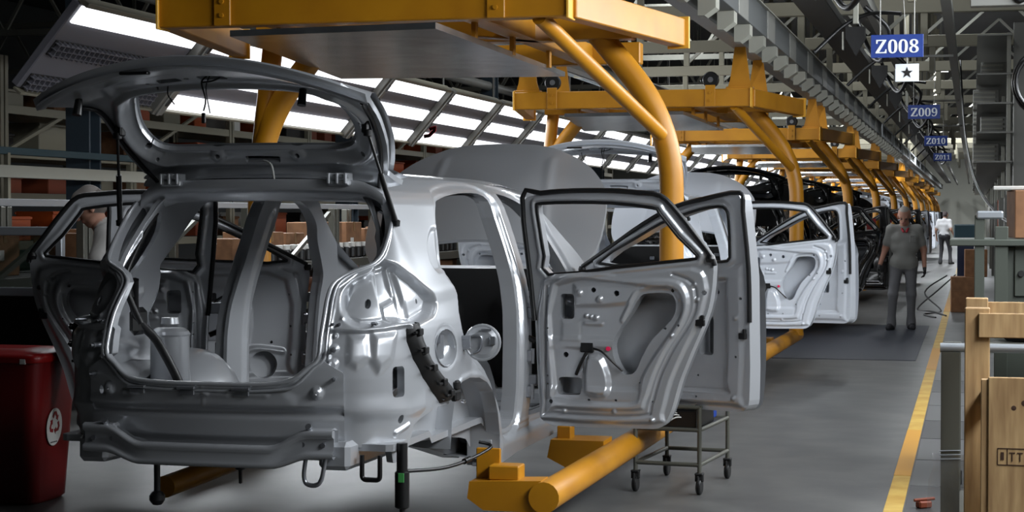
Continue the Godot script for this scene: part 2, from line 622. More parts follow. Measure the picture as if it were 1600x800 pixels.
func side_outline() -> PackedVector2Array:
	var p := PackedVector2Array([Vector2(.60, .605), Vector2(.60, .93)])
	var op := pv(OPENING)
	for i in range(4, op.size()): p.append(op[i])
	p.append_array(pv([1.03, 1.705, 1.12, 1.738, 1.6, 1.765, 2.2, 1.775, 2.8, 1.775, 3.3, 1.755, 3.6, 1.70, 3.776, 1.615, 4.155, 1.455, 4.5, 1.33, 4.70, 1.26, 5.0, 1.18, 5.3, 1.08, 5.5, .95, 5.52, .6]))
	for k in 13:
		var a := PI * k / 12.0
		p.append(Vector2(4.72 + cos(a) * .40, .41 + sin(a) * .40))
	p.append_array(pv([4.28, .36, 3.4, .36, 2.6, .365, 2.25, .345, 2.275, .40, 2.27, .49, 2.2, .61, 2.088, .727, 1.97, .785, 1.828, .82, 1.68, .833, 1.54, .825, 1.45, .80, 1.42, .735, 1.28, .738, 1.12, .718, 1.03, .68, .97, .53, .877, .525, .85, .605]))
	return p

func make_side(sgn: float, fine: float, coarse: float, root: Node3D) -> void:
	var whole := side_outline()
	press_side("quarter_panel", Geometry2D.intersect_polygons(whole, rect(.3, .2, 1.53, 1.9))[0], sgn, fine, root)
	press_side("side_panel", Geometry2D.intersect_polygons(whole, rect(1.53, .2, 6.0, 1.9))[0], sgn, coarse, root)
	side_details(sgn, root)

func press_side(called: String, outline: PackedVector2Array, sgn: float, cell: float, root: Node3D) -> void:
	var st := Stamp.new(outline, cell)
	var ra := smooth_poly(pv(REAR_APERTURE), true, 3)
	var fa := smooth_poly(pv(FRONT_APERTURE), true, 3)
	# recessed door seats with a rolled edge
	for a in [ra, fa]:
		var off: Array = Geometry2D.offset_polygon(a, 0.045, Geometry2D.JOIN_ROUND)
		st.emboss(off[0], -0.028, 0.012)
		st.bead(Geometry2D.offset_polygon(a, 0.022, Geometry2D.JOIN_ROUND)[0], 0.007, 0.012, true)
		st.hole(a)
	# lamp pocket and its pressed faces
	var lamp := pv(TAIL_LAMP)
	st.bead(round_poly(lamp, 0.03), 0.005, 0.012, true)
	st.emboss(round_poly(lamp, 0.03), -0.075, 0.013)
	# a flat inner face, a step down its right side, a rib and the tip's shelf
	st.emboss(pv([0.598, 1.3, 0.578, 1.16, 0.678, 1.14, 0.823, 1.145, 0.793, 1.23, 0.733, 1.325, 0.668, 1.325]), 0.020, 0.014)
	st.emboss(pv([0.838, 1.145, 0.813, 1.23, 0.778, 1.35, 0.898, 1.36, 0.928, 1.28, 0.968, 1.23, 0.978, 1.14]), -0.022, 0.012)
	st.emboss(pv([0.848, 1.14, 0.838, 1.2, 0.958, 1.225, 0.978, 1.14]), 0.020, 0.010)
	st.emboss(pv([1.048, 1.14, 1.018, 1.22, 0.978, 1.34, 1.118, 1.3, 1.288, 1.215, 1.238, 1.17]), 0.028, 0.014)
	st.bead(pv([0.978, 1.33, 1.013, 1.23, 1.028, 1.14]), 0.012, 0.018)
	st.bead(pv([0.943, 1.34, 0.973, 1.23, 0.988, 1.14]), -0.010, 0.014)
	st.hole(circle(Vector2(.715, 1.215), 0.021))
	st.hole(circle(Vector2(1.17, 1.215), 0.012))
	# the step that the bumper skin hides
	st.emboss(pv([.40, .40, .40, 1.112, .68, 1.10, .955, 1.118, 1.0, 1.06, 1.07, .97, 1.24, .86, 1.45, .77, 1.45, .60, 1.1, .4]), -0.03, 0.010)
	st.emboss(pv([.62, 1.085, .70, 1.085, .72, .99, .66, .95, .62, .97]), 0.012, 0.02)
	st.emboss(pv([.74, 1.09, .87, 1.09, .84, .98, .77, .93, .735, .98]), 0.02, 0.025)
	st.emboss(pv([.50, .80, .80, .80, .98, .76, 1.10, .79, 1.16, .74, .95, .70, .5, .745]), 0.012, 0.05)
	st.emboss(rect(.40, .40, 1.1, .735), -0.012, 0.03)
	st.bead(pv([.88, .655, .97, .685]), 0.012, 0.02)
	st.hole(rect(.85, .813, .93, .946, .02))
	st.hole(circle(Vector2(.905, .716), 0.018, 12, 0.02))
	for q in [[.555, 1.03, .02], [.552, .965, .026], [.555, 1.085, .012]]: st.dot(Vector2(q[0], q[1]), q[2], 0.014)
	st.bead(pv([.535, .955, .53, 1.06, .532, 1.20, .525, 1.29, .60, 1.345]), 0.009, 0.012)
	# fuel filler, shoulder line, sill ribs
	st.emboss(circle(Vector2(1.335, 1.0), .16, 20, .10), -0.006, 0.012)
	st.hole(smooth_poly(pv([1.335, 1.078, 1.24, 1.06, 1.205, 1.015, 1.25, .945, 1.36, .92, 1.455, .942, 1.47, 1.0, 1.43, 1.06]), true, 3))
	st.emboss(pv([1.02, 1.19, 1.25, 1.225, 1.75, 1.245, 1.75, .80, 1.2, .80, 1.05, 1.0]), -0.007, 0.04)
	st.emboss(rect(2.29, .30, 4.27, .455), 0.018, 0.03)
	for k in 4: st.bead(pv([2.35 + k * .012, .47 + k * .014, 4.0, .47 + k * .014]), 0.004 if k % 2 else -0.004, 0.008)
	st.bead(pv([1.46, .812, 1.55, .838, 1.68, .846, 1.84, .833, 1.99, .797, 2.105, .738, 2.215, .62, 2.285, .495, 2.29, .36]), 0.008, 0.02)
	# window corner of the rear pillar
	st.emboss(smooth_poly(pv([1.58, 1.36, 1.63, 1.42, 1.70, 1.52, 1.62, 1.53, 1.50, 1.47, 1.43, 1.39, 1.47, 1.34]), true, 2), -0.014, 0.012)
	put(called, st.build(skin_r if sgn > 0 else skin_l, 0.07 if called == "side_panel" else 0.04, sgn > 0), M.silver, root)

func side_details(sgn: float, root: Node3D) -> void:
	var ra := smooth_poly(pv(REAR_APERTURE), true, 3)
	var fa := smooth_poly(pv(FRONT_APERTURE), true, 3)
	# inner sheet with the same openings, a hand's breadth further in
	var si := Stamp.new(pv([.64, .84, .64, 1.0, .60, 1.28, .74, 1.34, .84, 1.42, .95, 1.60, 1.0, 1.70, 1.6, 1.745, 3.3, 1.73, 3.62, 1.67, 3.8, 1.58, 4.15, 1.42, 4.35, 1.2, 4.2, .42, 2.36, .42, 2.33, .62, 2.18, .76, 1.95, .86, 1.5, .90, 1.2, .88, .9, .84, .64, .82]), 0.016)
	for a in [ra, fa]: si.hole(Geometry2D.offset_polygon(a, -0.012)[0])
	si.hole(smooth_poly(pv([1.05, 1.36, 1.14, 1.56, 1.3, 1.62, 1.42, 1.52, 1.35, 1.36, 1.2, 1.3]), true, 3))
	si.hole(circle(Vector2(1.0, 1.02), .07, 14, .1))
	si.hole(circle(Vector2(1.28, 1.14), .05, 14, .035))
	for q in [[.8, .95, 1.1, .9], [1.15, 1.2, 1.5, 1.22], [1.2, 1.0, 1.55, .95], [2.88, .6, 2.93, 1.6], [.9, 1.25, 1.02, 1.5]]: si.bead(pv(q), 0.02, 0.035)
	for q in [[1.1, 1.08], [1.45, 1.12], [2.91, .9], [2.92, 1.2], [2.9, .66]]: si.hole(circle(Vector2(q[0], q[1]), .018, 8))
	var mapi := func(p: Vector2, h: float) -> Vector3:
		var v := skin(p.x, p.y, -0.10 - h)
		return Vector3(v.x * sgn, v.y, v.z)
	put("inner_side_panel", si.build(mapi, 0.02, sgn < 0), M.silver, root)
	# black bracket that carries the bumper end
	var b := MB.new()
	var prev: Array = []
	for q in [[.95, 1.125, 1.045, 1.13], [.955, 1.05, 1.08, 1.05], [1.0, .97, 1.15, .96], [1.09, .88, 1.27, .89], [1.21, .805, 1.40, .83], [1.29, .75, 1.455, .79]]:
		var row: Array = []
		for k in 5:
			var s := lerpf(q[0], q[2], k / 4.0)
			var v := skin(s, lerpf(q[1], q[3], k / 4.0), -0.03 if k == 0 or k == 4 else 0.006)
			row.append(Vector3(v.x * sgn, v.y, v.z))
		prev.append(row)
	b.loft(prev, sgn > 0)
	for i in 5:
		var c: Vector3 = (prev[i][2] + prev[i + 1][2]) * 0.5
		b.box(c + Vector3(sgn * .006, 0, 0), Vector3(.02, .03, .05), .004)
		b.box((prev[i][1] + prev[i + 1][1]) * 0.5 + Vector3(sgn * .004, 0, 0), Vector3(.016, .012, .05), .003)
	var tip: Vector3 = prev[5][3]
	b.box(tip + Vector3(sgn * .0, -.005, 0), Vector3(.03, .05, .08), .008)
	b.box(tip + Vector3(sgn * .0, .04, -.02), Vector3(.025, .045, .05), .008)
	var br := part("bumper_bracket", b, M.black_plastic, root)
	br.set_meta("label", "black plastic bumper end bracket")
	b = MB.new()
	b.tube([tip + Vector3(sgn * .03, -.03, .0), tip + Vector3(sgn * .045, -.032, .005)], .009, 8)
	part("screw", b, M.chrome, br)
	# studs beside the opening and in the lamp pocket
	for q in [[.555, 1.03, .012, .03], [.54, 1.135, .007, .012], [.57, 1.135, .007, .012], [.56, .905, .009, .025], [.735, 1.135, .008, .01]]:
		b = MB.new()
		var v0 := skin(q[0], q[1], -.03)
		var v1 := skin(q[0], q[1], q[3])
		v0.x *= sgn; v1.x *= sgn
		b.tube([v0, v1], q[2], 8)
		b.tube([v1, v1 + (v1 - v0) * .25], q[2] * .6, 8)
		part("stud", b, M.steel, root)
	# wheel house: flat inner wall, curved front wall, roof
	b = MB.new()
	var wall: Array = []
	for q in [[.42, .60, .90], [.7, .575, .90], [1.0, .55, .90], [1.3, .525, .90], [1.5, .50, .88], [1.6, .48, .84], [1.68, .43, .80]]:
		var row: Array = []
		for k in 5: row.append(Vector3(sgn * (.70 + (.02 if k < 4 else .10)), lerpf(q[1], q[2], k / 4.0), -q[0]))
		wall.append(row)
	b.loft(wall, sgn < 0)
	wall = []
	for k in 6:
		var t := k / 5.0
		var row: Array = []
		for q in [[2.25, .345], [2.275, .40], [2.27, .49], [2.2, .61], [2.088, .727], [1.97, .785], [1.828, .82], [1.68, .833], [1.54, .825], [1.45, .80], [1.28, .765]]:
			var v := skin(q[0], q[1], -.006)
			row.append(Vector3(sgn * lerpf(v.x, .70, t), v.y + .03 * sin(t * PI), lerpf(v.z, maxf(v.z, -1.70) if q[1] < .7 else v.z, sin(t * PI * .5))))
		wall.append(row)
	b.loft(wall, sgn > 0)
	part("wheel_house", b, M.silver, root)
	b = MB.new()
	b.box(Vector3(sgn * .76, .40, -1.71), Vector3(.13, .13, .012), .003)
	b.box(Vector3(sgn * .80, .345, -1.70), Vector3(.14, .02, .06), .004)
	part("jacking_plate", b, M.silver, root)
	# lower wheel house edge flange and the chassis leg below it
	b = MB.new()
	b.bar(Vector3(sgn * .56, .58, -.12), Vector3(sgn * .54, .56, -1.2), .14, .12, .02)
	b.bar(Vector3(sgn * .54, .57, -1.15), Vector3(sgn * .56, .40, -1.9), .13, .12, .02)
	b.bar(Vector3(sgn * .56, .40, -1.85), Vector3(sgn * .55, .40, -4.3), .12, .1, .02)
	b.bar(Vector3(sgn * .55, .40, -4.25), Vector3(sgn * .48, .62, -5.0), .1, .14, .02)
	part("chassis_leg", b, M.silver, root)
	b = MB.new()
	var g: Array = []
	for k in 2:
		var row: Array = []
		for c in [2.2, 2.5, 3.0, 3.6, 4.25]:
			var v := skin(c, .37, -.01)
			row.append(Vector3(sgn * (v.x - k * .26), .37 + k * .02, v.z))
		g.append(row)
	b.loft(g, sgn > 0)
	part("sill_underside", b, M.silver, root)

func make_rear(root: Node3D) -> void:
	var op := pv(OPENING)
	var p := PackedVector2Array()
	var half := PackedVector2Array()
	for i in 5: half.append(op[i])
	half.append(Vector2(.60, .93))
	half.append(Vector2(.60, .605))
	for i in half.size(): p.append(half[i])
	for i in half.size():
		var q := half[half.size() - 1 - i]
		p.append(Vector2(-q.x, q.y))
	var st := Stamp.new(p, 0.008)
	st.emboss(rect(-.9, .40, .9, .775), -0.034, 0.016)
	st.emboss(rect(-.9, .40, .9, .74), 0.020, 0.014)
	st.emboss(rect(-.9, .40, .9, .64), -0.012, 0.02)
	for sg in [-1.0, 1.0]:
		st.emboss(pv([sg * .36, .85, sg * .70, .92, sg * .70, .80, sg * .40, .80]), -0.012, 0.03)
		st.dot(Vector2(sg * .485, .845), .028, .02)
		st.hole(circle(Vector2(sg * .485, .845), .008, 8))
	st.hole(circle(Vector2(-.535, .835), .012, 10, .02))
	var lip := PackedVector2Array()
	for i in 5: lip.append(Vector2(-op[4 - i].x * .995, op[4 - i].y - .012))
	for i in 5: lip.append(Vector2(op[i].x * .995, op[i].y - .012))
	st.bead(lip, 0.012, 0.014)
	for x in [-.36, -.05, .04, .22]: st.bead(pv([x - .05, .835, x + .05, .835]), .008, .015)
	st.bead(pv([-.02, .87, -.02, .79]), .003, .008)
	put("rear_panel", st.build(skin_c, 0.03, true), M.silver, root)
	for x in [-.33, -.09, .16]:
		var b := MB.new()
		var v := skin(x, .86, .012)
		b.box(v, Vector3(.085, .012, .03), .003)
		b.box(v + Vector3(.0, -.02, -.006), Vector3(.07, .022, .012), .003)
		part("bumper_clip", b, M.steel, root)
	# folded opening rim, a double bright edge
	for off in [[.0, .011, "opening_rim"], [.028, .007, "opening_gutter"]]:
		var path: Array = []
		for sg in [1.0, -1.0]:
			var run: Array = []
			for i in op.size():
				var q := op[i]
				var c: float = off[0]
				var v := skin(q.x + c * (0.9 if q.y > .95 else .25), q.y - (c if q.y < .95 else 0.0), 0.006)
				run.append(Vector3(v.x * sg, v.y, v.z))
			if sg < 0: run.reverse()
			if sg > 0:
				path = run; path.reverse()
			else:
				run.reverse(); path.append_array(run)
		var b := MB.new()
		b.tube(curve(path, 3), off[1], 6)
		part(off[2], b, M.silver, root)

func roof_half(c: float) -> Vector3:
	# side edge of the roof skin at c metres forward
	return skin(c + .56, 1.765 if c > 1.0 and c < 2.9 else (1.765 - (1.0 - c) * .12 if c <= 1.0 else 1.765 - (c - 2.9) * .13), -.012)

func make_roof(root: Node3D) -> void:
	var b := MB.new()
	var g: Array = []
	for i in 25:
		var c := lerpf(.62, 3.25, i / 24.0)
		var e := roof_half(c)
		var row: Array = []
		for j in 25:
			var t := lerpf(-1.0, 1.0, j / 24.0)
			var end_dip := 0.0
			row.append(Vector3(e.x * t, e.y + .05 * (1.0 - t * t * t * t) - end_dip, e.z + (.10 * (1.0 - t * t)) * (1.0 if i < 3 else 0.0) * (1.0 - i / 3.0) - (.25 * (1.0 - t * t) if i > 20 else 0.0) * (i - 20) / 4.0))
		g.append(row)
	b.loft(g)
	part("roof_panel", b, M.silver, root)
	# rear header: the beam across the top of the opening
	b = MB.new()
	g = []
	for k in 6:
		var row: Array = []
		for j in 29:
			var t := lerpf(-1.0, 1.0, j / 28.0)
			var at: float = absf(t)
			var drop := pow(maxf(at - .78, 0.0) / .22, 2.0) * .06
			var y: float = [1.765, 1.715, 1.70, 1.672, 1.665, 1.70][k] - drop - at * at * .012
			var c: float = [.66, .655, .70, .73, .80, 1.02][k] + .0
			row.append(Vector3(t * .595, y, -(c + .05 * at * at - .03)))
		g.append(row)
	b.loft(g, true)
	part("roof_header", b, M.silver, root)
	for x in [-.42, .40]:
		b = MB.new()
		b.box(Vector3(x, 1.745, -.67), Vector3(.10, .025, .09), .005)
		for e in [-.04, .0, .04]: b.box(Vector3(x + e, 1.765, -.65), Vector3(.012, .05, .09), .003)
		b.tube([Vector3(x - .05, 1.775, -.63), Vector3(x + .05, 1.775, -.63)], .010, 8)
		part("tailgate_hinge", b, M.silver, root)
	# front header and cross bows below the skin
	b = MB.new()
	for c in [1.5, 2.35, 3.2]:
		var e := roof_half(c)
		var row0: Array = []
		var row1: Array = []
		for j in 13:
			var t := lerpf(-1, 1, j / 12.0)
			row0.append(Vector3(e.x * t * .98, e.y - .03 + .05 * (1 - t * t), e.z + .06)); row1.append(Vector3(e.x * t * .98, e.y - .03 + .05 * (1 - t * t), e.z - .06))
		b.loft([row0, row1], true)
	part("roof_bow", b, M.silver, root)

func make_inside(root: Node3D) -> void:
	var b := MB.new()
	# load floor and cabin floor
	var st := Stamp.new(pv([-.78, .25, .78, .25, .80, 4.2, -.80, 4.2]), 0.03)
	for x in [-.5, -.25, .25, .5]: st.bead(pv([x, .4, x, 1.2]), .02, .05)
	for x in [-.55, -.3, .3, .55]: st.bead(pv([x, 2.2, x, 4.0]), .02, .06)
	st.emboss(pv([-.16, 1.9, .16, 1.9, .18, 4.3, -.18, 4.3]), .17, .08)
	st.emboss(rect(-.9, .1, .9, 1.75), .17, .12)
	put("floor_pan", st.build(func(p: Vector2, h: float) -> Vector3: return Vector3(p.x, .42 + h + (.03 if p.y < .8 else 0.0), -p.y), .03), M.silver, root)
	# black damped bulkhead below the windscreen
	st = Stamp.new(pv([-.84, .42, .84, .42, .86, 1.2, .5, 1.25, -.5, 1.25, -.86, 1.2]), 0.02)
	st.emboss(rect(-.6, .5, -.1, 1.0, .05), .03, .03)
	st.emboss(rect(.15, .55, .7, 1.05, .05), .03, .03)
	var fw := put("bulkhead", st.build(func(p: Vector2, h: float) -> Vector3: return Vector3(p.x, p.y, -(4.22 - h + (p.y - .42) * .12)), .03), M.black_felt, root)
	fw.set_meta("label", "black sound deadened bulkhead")
	for q in [[.42, 1.16, .06], [.36, 1.09, .05], [-.3, 1.12, .05]]:
		b = MB.new()
		b.box(Vector3(q[0], q[1], -4.28), Vector3(q[2], .035, .03), .005)
		b.box(Vector3(q[0], q[1] + .005, -4.26), Vector3(q[2] * .5, .015, .02), .003)
		part("bulkhead_bracket", b, M.steel, root)
	# windscreen base, front cross members
	b = MB.new()
	var g: Array = []
	for k in 3:
		var row: Array = []
		for j in 13:
			var t := lerpf(-1, 1, j / 12.0)
			row.append(Vector3(t * .80, [1.235, 1.265, 1.22][k], -([4.30, 4.36, 4.62][k] + .12 * (1.0 - t * t))))
		g.append(row)
	b.loft(g)
	part("cowl_panel", b, M.silver, root)
	b = MB.new()
	b.bar(Vector3(-.72, .98, -5.05), Vector3(.72, .98, -5.05), .1, .08, .01)
	b.bar(Vector3(-.62, .55, -5.0), Vector3(.62, .55, -5.0), .1, .12, .01)
	for x in [-.6, .6]: b.bar(Vector3(x, .5, -5.02), Vector3(x, 1.0, -5.04), .08, .08, .01)
	part("front_frame", b, M.silver, root)
	# seat cross member, rear shelf supports
	b = MB.new()
	b.box(Vector3(0, .50, -2.75), Vector3(1.5, .1, .12), .02)
	b.box(Vector3(0, .50, -3.5), Vector3(1.5, .1, .12), .02)
	part("cross_member", b, M.silver, root)
	# inner wheel houses with the damper towers
	for sg in [-1.0, 1.0]:
		b = MB.new()
		g = []
		for i in 9:
			var row: Array = []
			for j in 11:
				var an := PI * j / 10.0
				var dp := i / 8.0
				var r := sin(clampf(dp * 1.2, 0.0, 1.0) * PI * .5)
				row.append(Vector3(sg * lerpf(.44, .80, pow(dp, 1.5)), .50 + sin(an) * .42 * r, -(1.50 - cos(an) * .44 * maxf(r, .1))))
			g.append(row)
		b.loft(g, sg > 0)
		part("inner_wheel_house", b, M.silver, root)
		b = MB.new()
		b.lathe([Vector2(.0, 1.05), Vector2(.07, 1.05), Vector2(.09, 1.035), Vector2(.10, 1.02), Vector2(.095, 1.01), Vector2(.10, .60)], 20, Transform3D(Basis(), Vector3(sg * .62, 0, -1.04)))
		b.lathe([Vector2(.0, 1.10), Vector2(.04, 1.10), Vector2(.045, 1.07)], 14, Transform3D(Basis(), Vector3(sg * .62, 0, -1.04)))
		part("damper_tower", b, M.silver, root)
		# dark strap and wiring down the inner quarter
		b = MB.new()
		b.tube(curve([Vector3(sg * .60, 1.30, -.62), Vector3(sg * .63, 1.12, -.70), Vector3(sg * .60, 1.0, -.85), Vector3(sg * .52, .8, -.92), Vector3(sg * .48, .62, -.95)], 4), .022, 7)
		b.tube(curve([Vector3(sg * .57, 1.62, -.80), Vector3(sg * .60, 1.42, -.62), Vector3(sg * .61, 1.28, -.55), Vector3(sg * .56, 1.1, -.6)], 4), .015, 6)
		b.box(Vector3(sg * .64, 1.10, -.74), Vector3(.05, .13, .13), .025)
		b.box(Vector3(sg * .62, 1.25, -.62), Vector3(.03, .08, .06), .01)
		part("wiring_loom", b, M.black_plastic, root)
	# belt, pocket and hinge pillar details
	for sg in [-1.0, 1.0]:
		for q in [[2.80, .85], [2.80, .66], [4.14, .95], [4.12, .7]]:
			b = MB.new()
			var v := skin(q[0], q[1], .005)
			b.box(Vector3(v.x * sg, v.y, v.z), Vector3(.035, .06, .05), .006)
			b.tube([Vector3((v.x + .02) * sg, v.y - .04, v.z), Vector3((v.x + .02) * sg, v.y + .04, v.z)], .012, 8)
			part("hinge_mount", b, M.steel, root)

func make_fuel(root: Node3D) -> void:
	var b := MB.new()
	var rows: Array = []
	for k in 5:
		var row: Array = []
		for e in 21:
			var an := TAU * e / 20.0
			var r: float = [1.0, .97, .9, .6, .02][k]
			row.append(skin(1.338 + cos(an) * .14 * r, .998 + sin(an) * .085 * r, [-.005, -.03, -.055, -.065, -.066][k]))
		rows.append(row)
	b.loft(rows, true)
	part("fuel_pocket", b, M.silver, root)
	b = MB.new()
	b.tube([skin(1.30, .985, -.07), skin(1.30, .985, -.03)], .036, 16)
	b.box(skin(1.36, 1.0, -.045), Vector3(.02, .11, .05), .004)
	part("filler_neck", b, M.steel, root)
	# the round flap, swung out on its arm
	var ctr := Vector3(.955, 1.005, -1.06)
	var f := Transform3D(Basis.from_euler(Vector3(0, deg_to_rad(8), 0)), ctr)
	b = MB.new()
	b.xf = f * Transform3D(Basis(Vector3.RIGHT, PI / 2), Vector3.ZERO)
	b.lathe([Vector2(0, .010), Vector2(.055, .012), Vector2(.075, .004), Vector2(.080, .006), Vector2(.0865, .004), Vector2(.088, -.004), Vector2(.086, -.006), Vector2(0, -.006)], 28)
	var fl := part("fuel_flap", b, M.silver, root)
	b = MB.new()
	b.xf = f
	b.bar(Vector3(-.15, -.01, .01), Vector3(-.05, .0, .03), .04, .014, .003, Vector3(0, 0, 1))
	b.bar(Vector3(-.15, -.035, .01), Vector3(-.05, -.02, .03), .012, .02, .003)
	b.bar(Vector3(-.15, .02, .01), Vector3(-.05, .025, .03), .012, .02, .003)
	b.tube(curve([Vector3(-.05, .03, .025), Vector3(-.005, .028, .022), Vector3(-.005, -.03, .022), Vector3(-.04, -.05, .02)], 5), .006, 6)
	b.box(Vector3(.05, .01, .02), Vector3(.03, .04, .016), .004)
	b.box(Vector3(.02, .06, .018), Vector3(.05, .01, .01), .002)
	part("flap_arm", b, M.steel, fl)

func make_underbody(root: Node3D) -> void:
	# rear bumper beam: a pressed rail with a dropped middle and flat ends
	var prof := [[.055, -.01], [.064, .015], [.056, .035], [.034, .036], [.024, .012], [-.024, .012], [-.034, .036], [-.056, .035], [-.064, .015], [-.055, -.01]]
	var g: Array = []
	for k in prof.size():
		var row: Array = []
		for j in 41:
			var t := lerpf(-1, 1, j / 40.0)
			var a := absf(t)
			var drop := .058 * (1.0 - smoothstep(.52, .82, a))
			var bow := .035 * (1.0 - t * t)
			var fill := 1.0 - smoothstep(.45, .66, a) * .9
			var pz: float = prof[k][1]
			if absf(prof[k][0]) < .03: pz = lerpf(pz, .034, fill * .65)
			row.append(Vector3(t * .575, .635 - drop + prof[k][0] * lerpf(.78, 1.0, smoothstep(.5, .8, a)), -.10 + bow + pz))
		g.append(row)
	var b := MB.new()
	b.loft(g, true)
	g.reverse()
	var back: Array = []
	for k in [0, 9]:
		var row: Array = []
		for p in g[k]: row.append(p + Vector3(0, 0, -.03))
		back.append(row)
	b.loft(back, false)
	var bm := part("bumper_beam", b, M.silver, root)
	bm.set_meta("label", "pressed silver bumper beam bolted below the rear panel")
	for sg in [-1.0, 1.0]:
		for e in [.44, .53]:
			b = MB.new()
			b.tube([Vector3(sg * e, .632, -.10), Vector3(sg * e, .632, -.072)], .011, 8)
			part("beam_bolt", b, M.steel, bm)
		b = MB.new()
		b.tube([Vector3(sg * .47, .69, -.09), Vector3(sg * .47, .712, -.06)], .014, 8)
		part("beam_bolt", b, M.steel, bm)
		b = MB.new()
		b.bar(Vector3(sg * .50, .64, -.10), Vector3(sg * .50, .64, -.30), .12, .11, .01)
		part("beam_bracket", b, M.silver, root)
	b = MB.new()
	b.tube(bent([Vector3(.455, .60, -.08), Vector3(.445, .50, -.07), Vector3(.455, .465, -.07), Vector3(.50, .46, -.07), Vector3(.525, .48, -.07), Vector3(.545, .60, -.08)], .03), .010, 8)
	part("towing_loop", b, M.steel, bm)
	# spare wheel well and rear cross member
	b = MB.new()
	b.lathe([Vector2(0, .53), Vector2(.28, .53), Vector2(.33, .55), Vector2(.35, .62)], 28, Transform3D(Basis(), Vector3(-.05, 0, -.55)))
	part("spare_wheel_well", b, M.silver, root)
	for q in [[.60, -.20, 1.14, .09, .1], [.47, -1.75, 1.1, .1, .12]]:
		b = MB.new()
		b.box(Vector3(0, q[0], q[1]), Vector3(q[2], q[3], q[4]), .015)
		part("rear_cross_member", b, M.silver, root)
	b = MB.new()
	b.tube(bent([Vector3(.66, .58, -.20), Vector3(.66, .475, -.20), Vector3(.74, .475, -.20), Vector3(.74, .58, -.20)], .02), .011, 6)
	part("exhaust_hanger", b, M.black_plastic, root)
	b = MB.new()
	b.lathe([Vector2(0, .56), Vector2(.03, .56), Vector2(.03, .545), Vector2(.014, .54), Vector2(.014, .405), Vector2(.022, .40), Vector2(.034, .385), Vector2(.034, .365), Vector2(.02, .345), Vector2(0, .34)], 12, Transform3D(Basis(), Vector3(-.25, 0, -.12)))
	part("locating_pin", b, M.black_plastic, root)
	b = MB.new()
	b.lathe([Vector2(0, .52), Vector2(.022, .52), Vector2(.022, .51), Vector2(.009, .505), Vector2(.008, .45), Vector2(0, .445)], 10, Transform3D(Basis(), Vector3(.13, 0, -.14)))
	part("locating_pin", b, M.black_plastic, root)
	# hanging damper with its green label and brake line
	b = MB.new()
	b.lathe([Vector2(.0, .62), Vector2(.024, .62), Vector2(.024, .50), Vector2(.032, .495), Vector2(.032, .345), Vector2(.026, .34), Vector2(.012, .335), Vector2(.012, .20), Vector2(.022, .195), Vector2(.028, .18), Vector2(.022, .16), Vector2(0, .155)], 14, Transform3D(Basis(Vector3(0, 0, 1), .0), Vector3(.80, 0, -.32)))
	var dm := part("rear_damper", b, M.black_plastic, root)
	dm.set_meta("label", "black rear damper hanging below the quarter panel")
	b = MB.new()
	b.box(Vector3(.806, .475, -.287), Vector3(.026, .04, .004), .001)
	part("damper_label", b, M.green_label, dm)
	b = MB.new()
	b.tube(curve([Vector3(.82, .50, -.32), Vector3(.90, .478, -.6), Vector3(.95, .485, -.85), Vector3(1.0, .52, -1.05), Vector3(.94, .54, -1.05)], 6), .008, 6)
	b.tube([Vector3(.94, .482, -.80), Vector3(.95, .486, -.86)], .014, 8)
	part("brake_line", b, M.black_plastic, root)

# tailgate surface: across x, along v from the hinge
const GATE_C := [-.05, .8175, 0, .78, .2, .63, .57, .36, .74, .22, 1.07, -.13, 1.2, -.27]
const GATE_Y := [-.05, 1.70, 0, 1.735, .2, 1.87, .57, 2.112, .74, 2.165, 1.07, 2.205, 1.2, 2.22]
func gate(p: Vector2, h: float) -> Vector3:
	var b := pow(p.x / .7, 2.0)
	var y := 0.0
	var c := 0.0
	for k in 5:
		y += lut(GATE_Y, p.y + (k - 2) * .04) * .2; c += lut(GATE_C, p.y + (k - 2) * .04) * .2
	var dy := lut(GATE_Y, p.y + .05) - lut(GATE_Y, p.y - .05)
	var dc := lut(GATE_C, p.y + .05) - lut(GATE_C, p.y - .05)
	var nr := Vector2(dc, -dy).normalized()      # towards the inside: down and to the rear
	y -= b * (.02 + .10 * p.y); c += b * .06
	return Vector3(p.x, y + nr.x * h, -(c + nr.y * h))

